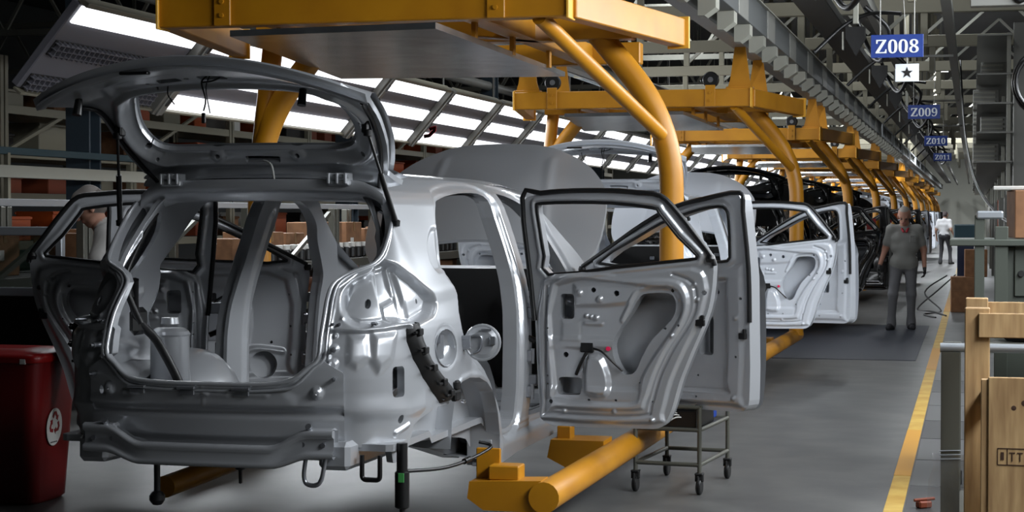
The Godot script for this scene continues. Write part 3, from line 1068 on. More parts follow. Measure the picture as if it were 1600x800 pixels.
func make_tailgate(root: Node3D) -> void:
	var t := Node3D.new()
	t.name = "tailgate"; root.add_child(t)
	t.set_meta("label", "open tailgate without glass")
	var e := [[.0, .565], [.08, .585], [.16, .61], [.33, .645], [.5, .655], [.62, .655], [.70, .665], [.80, .69], [.92, .715], [1.0, .72], [1.05, .66], [1.09, .45], [1.105, .2]]
	var p := PackedVector2Array()
	for q in e: p.append(Vector2(q[1], q[0]))
	for i in e.size(): p.append(Vector2(-e[e.size() - 1 - i][1], e[e.size() - 1 - i][0]))
	p = smooth_poly(p, true, 2)
	var win := smooth_poly(pv([.42, .665, .47, .60, .505, .50, .515, .40, .49, .30, .43, .25, .30, .232, .0, .222, -.30, .232, -.43, .25, -.49, .30, -.515, .40, -.505, .50, -.47, .60, -.42, .665, -.2, .66, 0, .655, .2, .66]), true, 3)
	var st := Stamp.new(p, 0.008)
	st.hole(win)
	st.emboss(Geometry2D.offset_polygon(win, .03)[0], -.02, .02)
	st.bead(Geometry2D.offset_polygon(win, .075)[0], .022, .035, true)
	st.emboss(pv([-.6, .10, -.4, .17, 0, .185, .4, .17, .6, .10, .6, .06, 0, .11, -.6, .06]), -.02, .03)
	st.bead(pv([-.5, .055, -.2, .085, 0, .09, .2, .085, .5, .055]), .012, .025)
	st.emboss(pv([-.50, .74, -.40, .72, .40, .72, .50, .74, .45, .93, 0, .97, -.45, .93]), -.012, .03)
	st.emboss(pv([-.9, 1.02, -.5, 1.05, 0, 1.075, .5, 1.05, .9, 1.02, .9, 1.3, -.9, 1.3]), -.02, .015)
	st.hole(round_poly(pv([-.255, .795, -.14, .795, -.145, .855, -.24, .86]), .012))
	st.hole(round_poly(pv([-.05, .80, .075, .80, .075, .865, -.05, .865]), .015))
	st.hole(rect(-.06, .155, .11, .185, .006))
	for x in [-.19, .20]:
		st.emboss(circle(Vector2(x, .20), .035, 12, .03), .012, .012)
		st.hole(circle(Vector2(x, .20), .012, 10))
	for q in [[-.515, .30, .018], [-.49, .22, .010], [-.46, .14, .012], [.52, .25, .012], [-.30, .82, .010], [-.11, .83, .012], [-.28, .76, .008]]: st.hole(circle(Vector2(q[0], q[1]), q[2], 10))
	st.bead(pv([-.505, .285, -.46, .235]), -.006, .008)
	st.hole(rect(.545, .40, .575, .47, .008))
	put("inner_panel", st.build(gate, .03, false), M.silver, t)
		# outer skin, wider at the lip so that it shows beyond the inner panel
	var q2 := PackedVector2Array()
	for v in p: q2.append(Vector2(v.x * 1.035, v.y + (.022 if v.y > .9 else 0.0)))
	st = Stamp.new(q2, 0.016)
	st.hole(Geometry2D.offset_polygon(win, -.012)[0])
	st.hole(rect(-.26, 1.085, -.13, 1.11, .004))
	st.bead(pv([-.6, .98, 0, 1.03, .6, .98]), -.01, .03)
	put("outer_skin", st.build(func(v: Vector2, h: float) -> Vector3: return gate(v, -.05 - h + (.045 * smoothstep(1.0, 1.12, v.y + .10 * pow(v.x / .7, 4.0)))), .0, true), M.silver, t)
	# lip that joins the two
	var b := MB.new()
	var lip: Array = [[], [], []]
	for i in 41:
		var x := lerpf(-.74, .74, i / 40.0)
		var ax := absf(x)
		var v := 1.105 - pow(ax / .74, 4.0) * .10
		lip[0].append(gate(Vector2(x, v - .045), .001)); lip[1].append(gate(Vector2(x * 1.02, v + .0), .006)); lip[2].append(gate(Vector2(x * 1.02, v + .035), -.04))
	b.loft(lip, true)
	part("lower_lip", b, M.silver, t)
	b = MB.new()
	b.box(gate(Vector2(-.21, 1.10), .008), Vector3(.13, .012, .03), .003)
	part("latch_slot", b, M.black_plastic, t)
	# rubber stops, wiring, handle
	for x in [-.60, .40]:
		b = MB.new()
		var g0 := gate(Vector2(x, .90 if x < 0 else .78), 0)
		b.tube([g0, g0 + Vector3(0, -.07, .02)], [.016, .020], 10)
		part("rubber_stop", b, M.black_plastic, t)
	b = MB.new()
	var g1 := gate(Vector2(-.02, .82), -.02)
	b.tube(curve([g1, g1 + Vector3(.0, -.03, .05), g1 + Vector3(.01, -.10, .03), g1 + Vector3(.0, -.15, .03)], 4), .004, 5)
	b.tube(curve([g1 + Vector3(.03, .01, .02), g1 + Vector3(.02, -.05, .05), g1 + Vector3(.03, -.16, .03)], 4), .003, 5)
	b.tube(curve([g1 + Vector3(-.0, -.03, .05), g1 + Vector3(.05, -.025, .055), g1 + Vector3(.08, -.01, .04)], 4), .004, 5)
	b.box(g1 + Vector3(.0, -.18, .03), Vector3(.016, .045, .014), .003)
	var g2 := gate(Vector2(-.22, .78), 0.0)
	part("gate_wiring", b, M.black_plastic, t)
	b = MB.new()
	b.tube(curve([g2, g2 + Vector3(.01, -.04, .02), g2 + Vector3(.04, -.08, .02)], 4), .003, 5)
	part("gate_wiring", b, M.black_plastic, t)
	b = MB.new()
	var g3 := gate(Vector2(.03, .17), 0)
	b.tube(curve([g3, g3 + Vector3(.05, -.02, .03), g3 + Vector3(.06, -.08, .02), g3 + Vector3(.065, -.13, .0)], 4), .005, 6)
	part("washer_hose", b, M.white_plastic, t)
	# seals down both arms
	for sg in [-1.0, 1.0]:
		b = MB.new()
		var run: Array = []
		for q in e.slice(0, 8): run.append(gate(Vector2(sg * (q[1] - .03), q[0]), .006))
		b.tube(curve(run, 3), .011, 6)
		part("gate_seal", b, M.black_plastic, t)
		# gas strut from the gate to the pillar
		b = MB.new()
		var a := gate(Vector2(sg * .60, .46), .04)
		var z := skin(.96, 1.565, .02)
		z.x *= sg
		var mid := a.lerp(z, .45)
		b.tube([a, mid], .007, 8)
		b.tube([mid, z], .013, 10)
		b.lathe([Vector2(0, -.02), Vector2(.02, -.015), Vector2(.022, .01), Vector2(.0, .02)], 10, Transform3D(Basis(), a))
		b.lathe([Vector2(0, -.02), Vector2(.018, -.015), Vector2(.02, .01), Vector2(.0, .02)], 10, Transform3D(Basis(), z))
		b.box(a + Vector3(-sg * .01, .03, -.01), Vector3(.035, .07, .05), .008)
		var gs := part("gas_strut", b, M.black_plastic, root)
		gs.set_meta("label", "black gas strut holding the tailgate up")

const R_DOOR := [.0, 1.69, .099, 1.713, .275, 1.724, .484, 1.723, .622, 1.713, .742, 1.697, .827, 1.615, .928, 1.485, 1.002, 1.385, 1.016, 1.34, 1.006, 1.225, .99, 1.126, .956, 1.026, .896, .892, .835, .741, .795, .59, .761, .513, .727, .488, .417, .483, .135, .486, .085, .515, .065, .70, .05, 1.042, .03, 1.246, .008, 1.48]
const R_WIN := [.074, 1.644, .099, 1.661, .275, 1.666, .484, 1.662, .70, 1.637, .735, 1.612, .834, 1.487, .93, 1.39, .90, 1.372, .841, 1.365, .485, 1.325, .127, 1.285, .106, 1.383, .084, 1.552]
const F_DOOR := [.05, .56, .035, .8, .03, 1.05, .005, 1.24, .03, 1.29, .27, 1.413, .514, 1.54, .751, 1.641, .981, 1.691, 1.226, 1.722, 1.239, 1.62, 1.25, 1.3, 1.255, 1.0, 1.262, .65, 1.262, .53, 1.22, .492, .75, .483, .2, .483, .09, .50]
const F_WIN := [.15, 1.312, .466, 1.468, .657, 1.553, .793, 1.594, .936, 1.631, 1.071, 1.647, 1.125, 1.629, 1.138, 1.567, 1.13, 1.40, 1.11, 1.342, .98, 1.335, .5, 1.31]

func make_door(root: Node3D, rear: bool, sgn: float, hinge: Vector3, open_deg: float) -> void:
	var d := Node3D.new()
	d.name = "rear_door" if rear else "front_door"
	root.add_child(d, true)
	d.position = hinge
	d.rotation.y = deg_to_rad(open_deg - 90.0) if sgn > 0 else deg_to_rad(270.0 - open_deg)
	var outline := pv(R_DOOR if rear else F_DOOR)
	var win := smooth_poly(pv(R_WIN if rear else F_WIN), true, 2)
	outline = round_poly(outline, .03, 2)
	var w := 1.02 if rear else 1.26
	# sheets lean in above the belt and bulge in the middle
	var face := func(p: Vector2, h: float) -> Vector3:
		var lean := maxf(p.y - 1.25, 0.0) * .12 + maxf(.75 - p.y, 0.0) * .05
		return Vector3(p.x, p.y, sgn * (h + lean))
	var outer := func(p: Vector2, h: float) -> Vector3:
		var up := maxf(p.y - 1.25, 0.0)
		var bulge := .045 * (1.0 - pow((p.y - .95) / .55, 2.0)) if p.y < 1.3 else .045 * (1 - pow(.35 / .55, 2.0))
		return Vector3(p.x, p.y, sgn * (-.115 - maxf(bulge, 0.0) - h + clampf(up * .5, 0.0, .07) + up * .12 + maxf(.75 - p.y, 0.0) * .05))
	var st := Stamp.new(outline, 0.006 if sgn > 0 and rear else 0.009)
	st.hole(win)
	st.bead(Geometry2D.offset_polygon(win, .022)[0], .012, .02, true)
	if rear:
		# stepped border that follows the outline, then the raised middle field
		st.emboss(smooth_poly(pv([.10, 1.255, .09, .60, .13, .52, .70, .52, .745, .57, .79, .74, .86, .90, .93, 1.04, .965, 1.15, .975, 1.25, .90, 1.325, .5, 1.285]), true, 3), .018, .011)
		st.emboss(smooth_poly(pv([.145, 1.24, .14, .62, .175, .585, .60, .585, .655, .63, .70, .76, .76, .89, .85, 1.03, .885, 1.14, .86, 1.23, .78, 1.265, .5, 1.255]), true, 3), .016, .010)
		st.bead(smooth_poly(pv([.118, 1.22, .115, .61, .155, .553, .63, .553, .69, .61, .73, .75, .80, .90, .89, 1.04, .925, 1.14, .905, 1.25, .80, 1.295]), false, 3), -.014, .012)
		st.emboss(smooth_poly(pv([.17, 1.23, .165, .70, .165, .625, .57, .615, .625, .66, .64, .75, .70, .86, .77, .96, .84, 1.07, .85, 1.16, .80, 1.225, .66, 1.23]), true, 3), -.026, .011)
		st.emboss(pv([.27, 1.235, .62, 1.235, .575, 1.14, .43, 1.125, .27, 1.12]), .012, .015)
		st.emboss(rect(.14, .90, .50, .955), .010, .012)
		st.emboss(pv([.20, .94, .30, .94, .30, 1.04, .20, 1.04]), .006, .012)
		st.bead(pv([.33, 1.03, .42, 1.03]), .008, .016)
		st.emboss(rect(.14, .62, .62, .69), .010, .014)
		st.emboss(smooth_poly(pv([.33, .70, .34, .84, .37, .865, .42, .845, .455, .76, .46, .69, .44, .655, .36, .66]), true, 2), .03, .015)
		st.bead(smooth_poly(pv([.53, 1.05, .60, 1.19, .66, 1.22, .79, 1.225, .835, 1.17]), false, 3), .010, .018)
		st.hole(smooth_poly(pv([.623, 1.17, .664, 1.192, .777, 1.195, .814, 1.156, .811, 1.09, .777, 1.039, .692, .954, .641, .869, .607, .792, .572, .767, .527, .776, .486, .849, .478, .916, .503, .984, .572, 1.085]), true, 3))
		st.hole(rect(.191, 1.052, .27, 1.184, .02))
		st.hole(rect(.181, .652, .311, .745, .022))
		for q in [[.377, 1.207, .014], [.502, 1.191, .016], [.801, 1.209, .010], [.223, .863, .015], [.149, .616, .012], [.76, 1.012, .008], [.835, 1.03, .007], [.644, .88, .007], [.627, .725, .007], [.353, .629, .007], [.5, .631, .007], [.127, 1.173, .006], [.127, 1.003, .006], [.127, .938, .006], [.127, .751, .006], [.127, .707, .006], [.695, .63, .006], [.965, 1.2, .014], [.88, 1.39, .012]]:
			st.hole(circle(Vector2(q[0], q[1]), q[2], 10))
		for q in [[.30, 1.19, .018], [.41, 1.16, .018], [.912, 1.24, .013], [.929, 1.164, .012], [.801, .976, .012], [.696, .534, .014], [.223, .567, .012], [.493, .573, .012], [.335, 1.07, .012], [.36, 1.065, .01], [.39, 1.06, .016]]:
			st.dot(Vector2(q[0], q[1]), q[2], .012)
	else:
		st.emboss(smooth_poly(pv([.09, 1.23, .08, .60, .13, .53, 1.15, .53, 1.20, .58, 1.20, 1.25, 1.15, 1.30, .6, 1.27]), true, 3), .014, .014)
		st.emboss(smooth_poly(pv([.16, 1.19, .15, .66, .20, .60, 1.05, .60, 1.10, .66, 1.10, 1.18, 1.05, 1.235, .6, 1.22]), true, 3), -.022, .014)
		st.emboss(smooth_poly(pv([.42, 1.10, .40, .80, .55, .72, .80, .80, .84, 1.0, .72, 1.12]), true, 3), .016, .02)
		st.bead(smooth_poly(pv([.18, .74, .36, .76, .46, .70, .52, .61]), false, 4), .016, .025)
		st.hole(circle(Vector2(.30, .66), .085, 20) if not rear else circle(Vector2.ZERO, .01))
		st.hole(rect(.90, .80, 1.0, 1.02, .02))
		st.hole(rect(.62, .66, .80, .73, .02))
		for q in [[1.028, 1.163, .014], [1.197, 1.129, .010], [.893, .68, .008], [.14, 1.1, .008], [.13, .9, .008], [.13, .72, .008], [.25, .80, .010], [.5, .86, .016], [.66, .95, .016], [.2, .55, .008], [.9, .56, .008], [1.17, .8, .008]]: st.hole(circle(Vector2(q[0], q[1]), q[2], 10))
		for q in [[1.164, .567, .014], [.56, 1.02, .02], [.72, .9, .02], [.45, 1.14, .012], [1.17, 1.02, .012], [.1, 1.22, .012]]: st.dot(Vector2(q[0], q[1]), q[2], .012)
	put("inner_panel", st.build(face, .10, sgn > 0), M.silver, d)
	st = Stamp.new(outline, 0.02)
	st.hole(win)
	st.bead(pv([0, 1.15, 1.3, 1.2]), .012, .04)
	put("outer_skin", st.build(outer, .0, sgn < 0), M.silver, d)
	# black seal round the frame, black glass channel round the window
	var b := MB.new()
	var run: Array = []
	var pts := pv(R_DOOR if rear else F_DOOR)
	var sel := range(0, 10) if rear else range(4, 13)
	if rear: sel = [22, 23, 0, 1, 2, 3, 4, 5, 6, 7, 8, 9]
	for i in sel:
		var q: Vector2 = pts[i]
		run.append(face.call(q + (q - Vector2(w * .5, 1.35)).normalized() * .004, .004))
	b.tube(curve(run, 3), .014, 7)
	part("frame_seal", b, M.black_plastic, d)
	b = MB.new()
	run = []
	for q in win: run.append(face.call(q, .002))
	run.append(run[0])
	b.tube(run, .009, 6, false)
	part("glass_channel", b, M.black_plastic, d)
	# hinges and check strap on the leading edge
	for y in [.72, 1.08]:
		b = MB.new()
		b.box(Vector3(.005, y, sgn * -.03), Vector3(.09, .06, .02), .004)
		b.box(Vector3(-.04, y, sgn * -.035), Vector3(.02, .07, .05), .004)
		b.tube([Vector3(-.035, y - .05, sgn * -.05), Vector3(-.035, y + .05, sgn * -.05)], .011, 8)
		part("hinge", b, M.steel, d)
	b = MB.new()
	b.tube(curve([Vector3(.04, .93, sgn * -.03), Vector3(-.02, .955, sgn * -.03), Vector3(-.06, .975, sgn * -.04)], 4), .016, 7)
	part("wiring_boot", b, M.black_plastic, d)
	# latch at the free edge
	b = MB.new()
	var lx := .945 if rear else 1.215
	var ly := 1.045 if rear else .92
	b.box(face.call(Vector2(lx, ly), .01), Vector3(.05, .035, .02), .004)
	b.box(face.call(Vector2(lx + .012, ly + .025), .01), Vector3(.02, .03, .02), .004)
	part("latch", b, M.black_plastic, d)
	b = MB.new()
	b.lathe([Vector2(0, -.02), Vector2(.022, -.018), Vector2(.027, 0), Vector2(.02, .02), Vector2(0, .022)], 10, Transform3D(Basis(), face.call(Vector2(1.0 if rear else .02, 1.375 if rear else 1.27), .0)))
	part("rubber_plug", b, M.black_plastic, d)
	if rear:
		b = MB.new()
		b.box(face.call(Vector2(.34, .905), .0), Vector3(.075, .055, .04), .006)
		b.box(face.call(Vector2(.30, .93), .0), Vector3(.11, .014, .02), .003)
		b.box(face.call(Vector2(.37, .935), .0), Vector3(.02, .02, .03), .003)
		part("lock_module", b, M.black_plastic, d)
		b = MB.new()
		var r2: Array = []
		for q in [[.38, .90, .03], [.43, .885, .045], [.49, .83, .04], [.535, .785, .02]]: r2.append(face.call(Vector2(q[0], q[1]), q[2]))
		b.tube(curve(r2, 4), .006, 6)
		r2 = []
		for q in [[.34, .88, .02], [.31, .82, .03], [.28, .76, .01]]: r2.append(face.call(Vector2(q[0], q[1]), q[2]))
		b.tube(curve(r2, 4), .009, 6)
		part("wiring_harness", b, M.black_plastic, d)
		b = MB.new()
		var rc: Vector3 = face.call(Vector2(.39, .79), .012)
		b.lathe([Vector2(.0, .022), Vector2(.012, .022), Vector2(.014, .012), Vector2(.034, .010), Vector2(.038, .0)], 16, Transform3D(Basis(Vector3.RIGHT, sgn * PI / 2), rc))
		part("regulator_drum", b, M.steel, d)
		b = MB.new()
		b.lathe([Vector2(0, .006), Vector2(.012, .006), Vector2(.013, 0)], 12, Transform3D(Basis(Vector3.RIGHT, sgn * PI / 2), face.call(Vector2(.456, .90), .014)))
		var rd := part("inspection_sticker", b, M.pink, d)
		rd.set_meta("label", "small bright pink inspection dot")
	else:
		b = MB.new()
		var hexp: Array = []
		for q in [[.50, 1.0], [.62, 1.03], [.70, .93], [.66, .82], [.52, .82], [.47, .9]]: hexp.append(face.call(Vector2(q[0], q[1]), .022))
		b.face(hexp, Vector3(0, 0, sgn))
		for i in 6: b.face([hexp[i], hexp[(i + 1) % 6], hexp[(i + 1) % 6] - Vector3(0, 0, sgn * .02), hexp[i] - Vector3(0, 0, sgn * .02)], hexp[i] - face.call(Vector2(.58, .92), .02))
		part("regulator_plate", b, M.steel, d)
		b = MB.new()
		var r3: Array = []
		for q in [[.40, 1.08, .02], [.52, 1.10, .04], [.60, 1.06, .04], [.63, .99, .03]]: r3.append(face.call(Vector2(q[0], q[1]), q[2]))
		b.tube(curve(r3, 4), .009, 6)
		b.box(face.call(Vector2(.62, 1.09), .02), Vector3(.05, .05, .03), .006)
		part("wiring_harness", b, M.black_plastic, d)
		b = MB.new()
		b.box(face.call(Vector2(.80, .86), -.01), Vector3(.09, .12, .02), .006)
		part("lock_module", b, M.black_plastic, d)

func make_hood(root: Node3D) -> void:
	var e := [[.0, .70], [.05, .755], [.14, .795], [.35, .815], [.60, .80], [.76, .73], [.89, .62], [.99, .46], [1.06, .25]]
	var p := PackedVector2Array()
	for q in e: p.append(Vector2(q[1], q[0]))
	for i in e.size(): p.append(Vector2(-e[e.size() - 1 - i][1], e[e.size() - 1 - i][0]))
	p.append_array(pv([-.52, .10, -.26, .155, 0, .17, .26, .155, .52, .10]))
	p = smooth_poly(p, true, 2)
	# outer face looks back over the roof
	var m := func(q: Vector2, h: float) -> Vector3:
		var x := q.x / .8
		var crown := .09 * (1.0 - x * x) + .05 * sin(PI * clampf(q.y / 1.1, 0.0, 1.0))
		return Vector3(q.x, 1.27 + q.y * .735 + (crown + h) * .67 * .6, -(4.36 + q.y * .70 - (crown + h) * .75))
	var st := Stamp.new(p, .02)
	st.bead(pv([-.45, .0, -.38, .9]), .008, .05)
	st.bead(pv([.45, .0, .38, .9]), .008, .05)
	var hd := put("hood", st.build(m, .045, true), M.silver, root)
	hd.set_meta("label", "raised bonnet, outer face to the rear")
	st = Stamp.new(p, .02)
	st.hole(smooth_poly(pv([-.5, .24, 0, .30, .5, .24, .45, .75, 0, .85, -.45, .75]), true, 3))
	put("hood_frame", st.build(func(q: Vector2, h: float) -> Vector3: return m.call(q, -.04 - h), .0, false), M.silver, hd)

func make_car() -> Node3D:
	body_tables()
	var c := thing("car_body", "silver hatchback body shell on the nearest carrier, tailgate and doors open", "car body", Vector3(-3.17, 0, -7.0), 0, "car bodies hanging in the line")
	make_side(1.0, 0.0055, 0.009, c)
	make_side(-1.0, 0.008, 0.014, c)
	make_rear(c)
	make_roof(c)
	make_inside(c)
	make_fuel(c)
	make_underbody(c)
	make_tailgate(c)
	make_door(c, true, 1.0, Vector3(.87, 0, -2.25), 86.0)
	make_door(c, true, -1.0, Vector3(-.91, 0, -2.25), 70.0)
	make_door(c, false, 1.0, Vector3(.86, 0, -3.65), 61.3)
	make_door(c, false, -1.0, Vector3(-.88, 0, -3.65), 62.0)
	make_hood(c)
	return c

# ---------------------------------------------------------------- the hall
func hall() -> void:
	var b := MB.new()
	b.box(Vector3(-9, -.15, -55), Vector3(38, .3, 130))
	setting("floor", b, M.concrete, "grey concrete hall floor")
	b = MB.new()
	b.box(Vector3(-28.15, 4.0, -55), Vector3(.3, 8.6, 130))
	setting("wall_left", b, M.wall)
	b = MB.new()
	b.box(Vector3(10.15, 4.0, -55), Vector3(.3, 8.6, 130))
	setting("wall_right", b, M.wall)
	b = MB.new()
	b.box(Vector3(-9, 4.0, -120.15), Vector3(38.6, 8.6, .3))
	setting("wall_back", b, M.wall_pale)
	b = MB.new()
	b.box(Vector3(-9, 4.0, 10.15), Vector3(38.6, 8.6, .3))
	setting("wall_front", b, M.wall)
	b = MB.new()
	b.box(Vector3(-9, 8.15, -55), Vector3(38.6, .3, 130))
	setting("ceiling", b, M.ceiling)
	# painted lane edge, worn in stretches
	b = MB.new()
	b.box(Vector3(-.41, .002, -57), Vector3(.10, .004, 118))
	var ln := part("lane_line", b, M.line_paint)
	tag(ln, "worn yellow line painted along the edge of the aisle", "floor marking")
	b = MB.new()
	for q in [[12.4, 2.4], [20.5, 3.0], [33.0, 5.0]]:
		b = MB.new()
		b.box(Vector3(-.41, .004, -q[0]), Vector3(.102, .004, q[1]))
		part("fresh_stretch", b, M.line_fresh, ln)
	b = MB.new()
	b.box(Vector3(-2.2, .002, -12.0), Vector3(.08, .004, 30))
	b = MB.new()
	b.box(Vector3(-3.2, .003, -23.3), Vector3(5.2, .006, 6.4))
	var mt := part("floor_mat", b, M.mat_blue)
	tag(mt, "dark blue grey rubber mat across the aisle under the second car", "floor mat")
	# flat cover plates along the aisle edge
	for k in 9:
		b = MB.new()
		b.box(Vector3(-.19, .004, -(10.2 + k * 1.15)), Vector3(.32, .008, 1.13), .002)
		var pl := part("cover_plate", b, M.plate if k % 3 else M.plate_dark)
		tag(pl, "flat grey cover plate set in the floor beside the yellow line", "floor plate", "floor cover plates by the yellow line")
	light_panels()
	overhead()

func area_light(called: String, at: Vector3, dir: Vector3, size: Vector2, e: float, c := Color(.96, .98, 1.0)) -> void:
	var l := AreaLight3D.new()
	l.name = numbered(called)
	l.area_size = size; l.light_energy = e; l.light_color = c; l.shadow_enabled = true
	l.area_range = 60.0; l.area_attenuation = 2.0
	add_child(l)
	# the light shines along -z; its x runs along the line
	var z := -dir.normalized()
	var x := Vector3(0, 0, -1)
	var y := z.cross(x).normalized()
	l.transform = Transform3D(Basis(x, y, z), at)

func light_panels() -> void:
	# slanted light boxes down the left of the line; top edge nearer to the line
	var top := Vector2(-7.86, 3.51)
	var bot := Vector2(-8.50, 2.76)
	var t := (bot - top).normalized()
	var w := bot.distance_to(top)
	var nr := Vector2(-t.y, t.x)         # to the right and down
	if nr.x < 0: nr = -nr
	# panel space: x along the line (away), y from top to bottom edge, z out of the lit face
	var make := func(louvred: bool) -> Node3D:
		var p := Node3D.new()
		p.name = numbered("light_panel"); add_child(p)
		var b := MB.new()
		b.box(Vector3(1.5, w * .5, -.06), Vector3(2.72, w, .08), .01)
		part("reflector_tray", b, M.reflector, p)
		for k in 3:
			var y0 := .015 + k * .395
			b = MB.new()
			if louvred and k > 0:
				b.box(Vector3(1.5, y0 + .09, -.015), Vector3(2.6, .17, .02), .004)
				part("lamp_trough", b, M.reflector_dark, p)
				b = MB.new()
				for i in 27: b.box(Vector3(.24 + i * .097, y0 + .09, .012), Vector3(.012, .17, .05))
				for i in 3: b.box(Vector3(1.5, y0 + .03 + i * .06, .012), Vector3(2.6, .008, .05))
				var lv := part("louvre_grid", b, M.reflector, p)
				lv.set_meta("kind", "stuff")
			else:
				b.box(Vector3(1.5, y0 + .095, -.008), Vector3(2.6, .19, .03), .005)
				part("lamp_strip", b, M.lamp, p)
		b = MB.new()
		b.box(Vector3(1.5, -.035, .0), Vector3(2.72, .05, .12), .006)
		b.box(Vector3(1.5, w + .02, .0), Vector3(2.72, .025, .10), .004)
		part("edge_rail", b, M.beige, p)
		b = MB.new()
		b.box(Vector3(3.0, w * .5, .02), Vector3(.24, w + .12, .10), .008)
		b.box(Vector3(2.96, w * .5, .08), Vector3(.06, w + .1, .03), .004)
		part("cross_rail", b, M.beam_grey, p)
		b = MB.new()
		for i in 4: b.box(Vector3(2.97, .12 + i * .24, .10), Vector3(.05, .11, .02), .004)
		var cl := part("cable_tie", b, M.dark, p)
		cl.set_meta("kind", "stuff")
		b = MB.new()
		b.tube([Vector3(2.98, .1, -.05), Vector3(2.98, .1 - .76 * 5.6, -.05 - .65 * 5.6)], .02, 6)
		part("suspension_rod", b, M.beam_grey, p)
		return p
	var first: Node3D = make.call(true)
	var proto: Node3D = make.call(false)
	var bs := Basis(Vector3(0, 0, -1), Vector3(t.x, t.y, 0), Vector3(nr.x, nr.y, 0))
	for k in range(-3, 18):
		var p: Node3D
		if k == -3: p = first
		elif k == -2: p = proto
		else:
			p = proto.duplicate(); p.name = numbered("light_panel"); add_child(p)
		var d := 23.7 + k * 3.0
		p.transform = Transform3D(bs, Vector3(top.x, top.y, -d))
		tag(p, ("slanted light box whose cross rail carries the red tag" if k == 0 else "slanted light box with three bright strips hung left of the line") if k > -3 else "slanted light box with dark louvred strips below one lit strip", "light panel", "light boxes along the left of the line" if k > -3 else "")
		if k < 7 or k % 3 == 0:
			var c := (top + bot) * .5 + nr * .08
			area_light("panel_light", Vector3(c.x, c.y, -(d + 1.5)), Vector3(nr.x, nr.y, 0), Vector2(2.6, .9), (9.0 if k == -3 else (20.0 if k < 7 else 60.0)))
	# red tag on the second cross rail
	var b := MB.new()
	b.xf = Transform3D(bs, Vector3(top.x, top.y, -23.7))
	b.tube([Vector3(3.0, .66, .12), Vector3(3.04, .58, .16), Vector3(3.06, .62, .18), Vector3(3.05, .74, .17), Vector3(3.02, .80, .12)], .03, 7)
	tag(part("warning_tag", b, M.red, null), "small red tag tied to a light box cross rail", "tag")
	# the same boxes on the other side of the aisle, beside and behind the viewer
	for k in range(1, 6):
		var p: Node3D = proto.duplicate()
		p.name = numbered("light_panel"); add_child(p)
		var d := -1.5 + k * 3.0
		p.transform = Transform3D(Basis(Vector3(0, 0, 1), Vector3(.64, -.75, 0).normalized(), Vector3(-.75, -.64, 0).normalized()), Vector3(1.55, 3.75, -(d + 3.0)))
		tag(p, "slanted light box hung along the right of the aisle", "light panel", "light boxes along the right of the aisle")
		area_light("panel_light", Vector3(1.55 + .33 - .06, 3.75 - .38 - .05, -(d + 1.5)), Vector3(-.76, -.65, 0), Vector2(2.6, .9), 24.0 if k > 1 else 4.0)
	# strip lamps high above the line, hung from the ceiling
	var lampn: Node3D = null
	for k in range(1, 8):
		for x in ([-5.6, -1.0] if k < 5 else [-5.6, -1.0, 3.2]):
			var d := 3.0 + k * 7.6 if k < 5 else 58.0 + (k - 5) * 25.0
			if lampn == null:
				lampn = Node3D.new(); lampn.name = numbered("ceiling_lamp"); add_child(lampn)
				var q := MB.new()
				q.box(Vector3(0, .05, 0), Vector3(.5, .08, 2.6), .01)
				part("lamp_housing", q, M.beige, lampn)
				q = MB.new()
				q.box(Vector3(0, 0, 0), Vector3(.42, .03, 2.5), .004)
				part("lamp_tube", q, M.lamp, lampn)
				for e in [-1.1, 1.1]:
					q = MB.new()
					q.tube([Vector3(0, .08, e), Vector3(0, 1.8, e)], .012, 6)
					part("lamp_rod", q, M.beam_grey, lampn)
				tag(lampn, "long ceiling lamp hanging high above the line", "ceiling lamp", "ceiling lamps above the line")
				lampn.position = Vector3(x, 6.2, -d)
			else: dup(lampn, Vector3(x, 6.2, -d))
			area_light("ceiling_light", Vector3(x, 6.17, -d), Vector3.DOWN, Vector2(2.5, .42), 6.0 if k < 3 else (14.0 if k < 5 else 90.0))

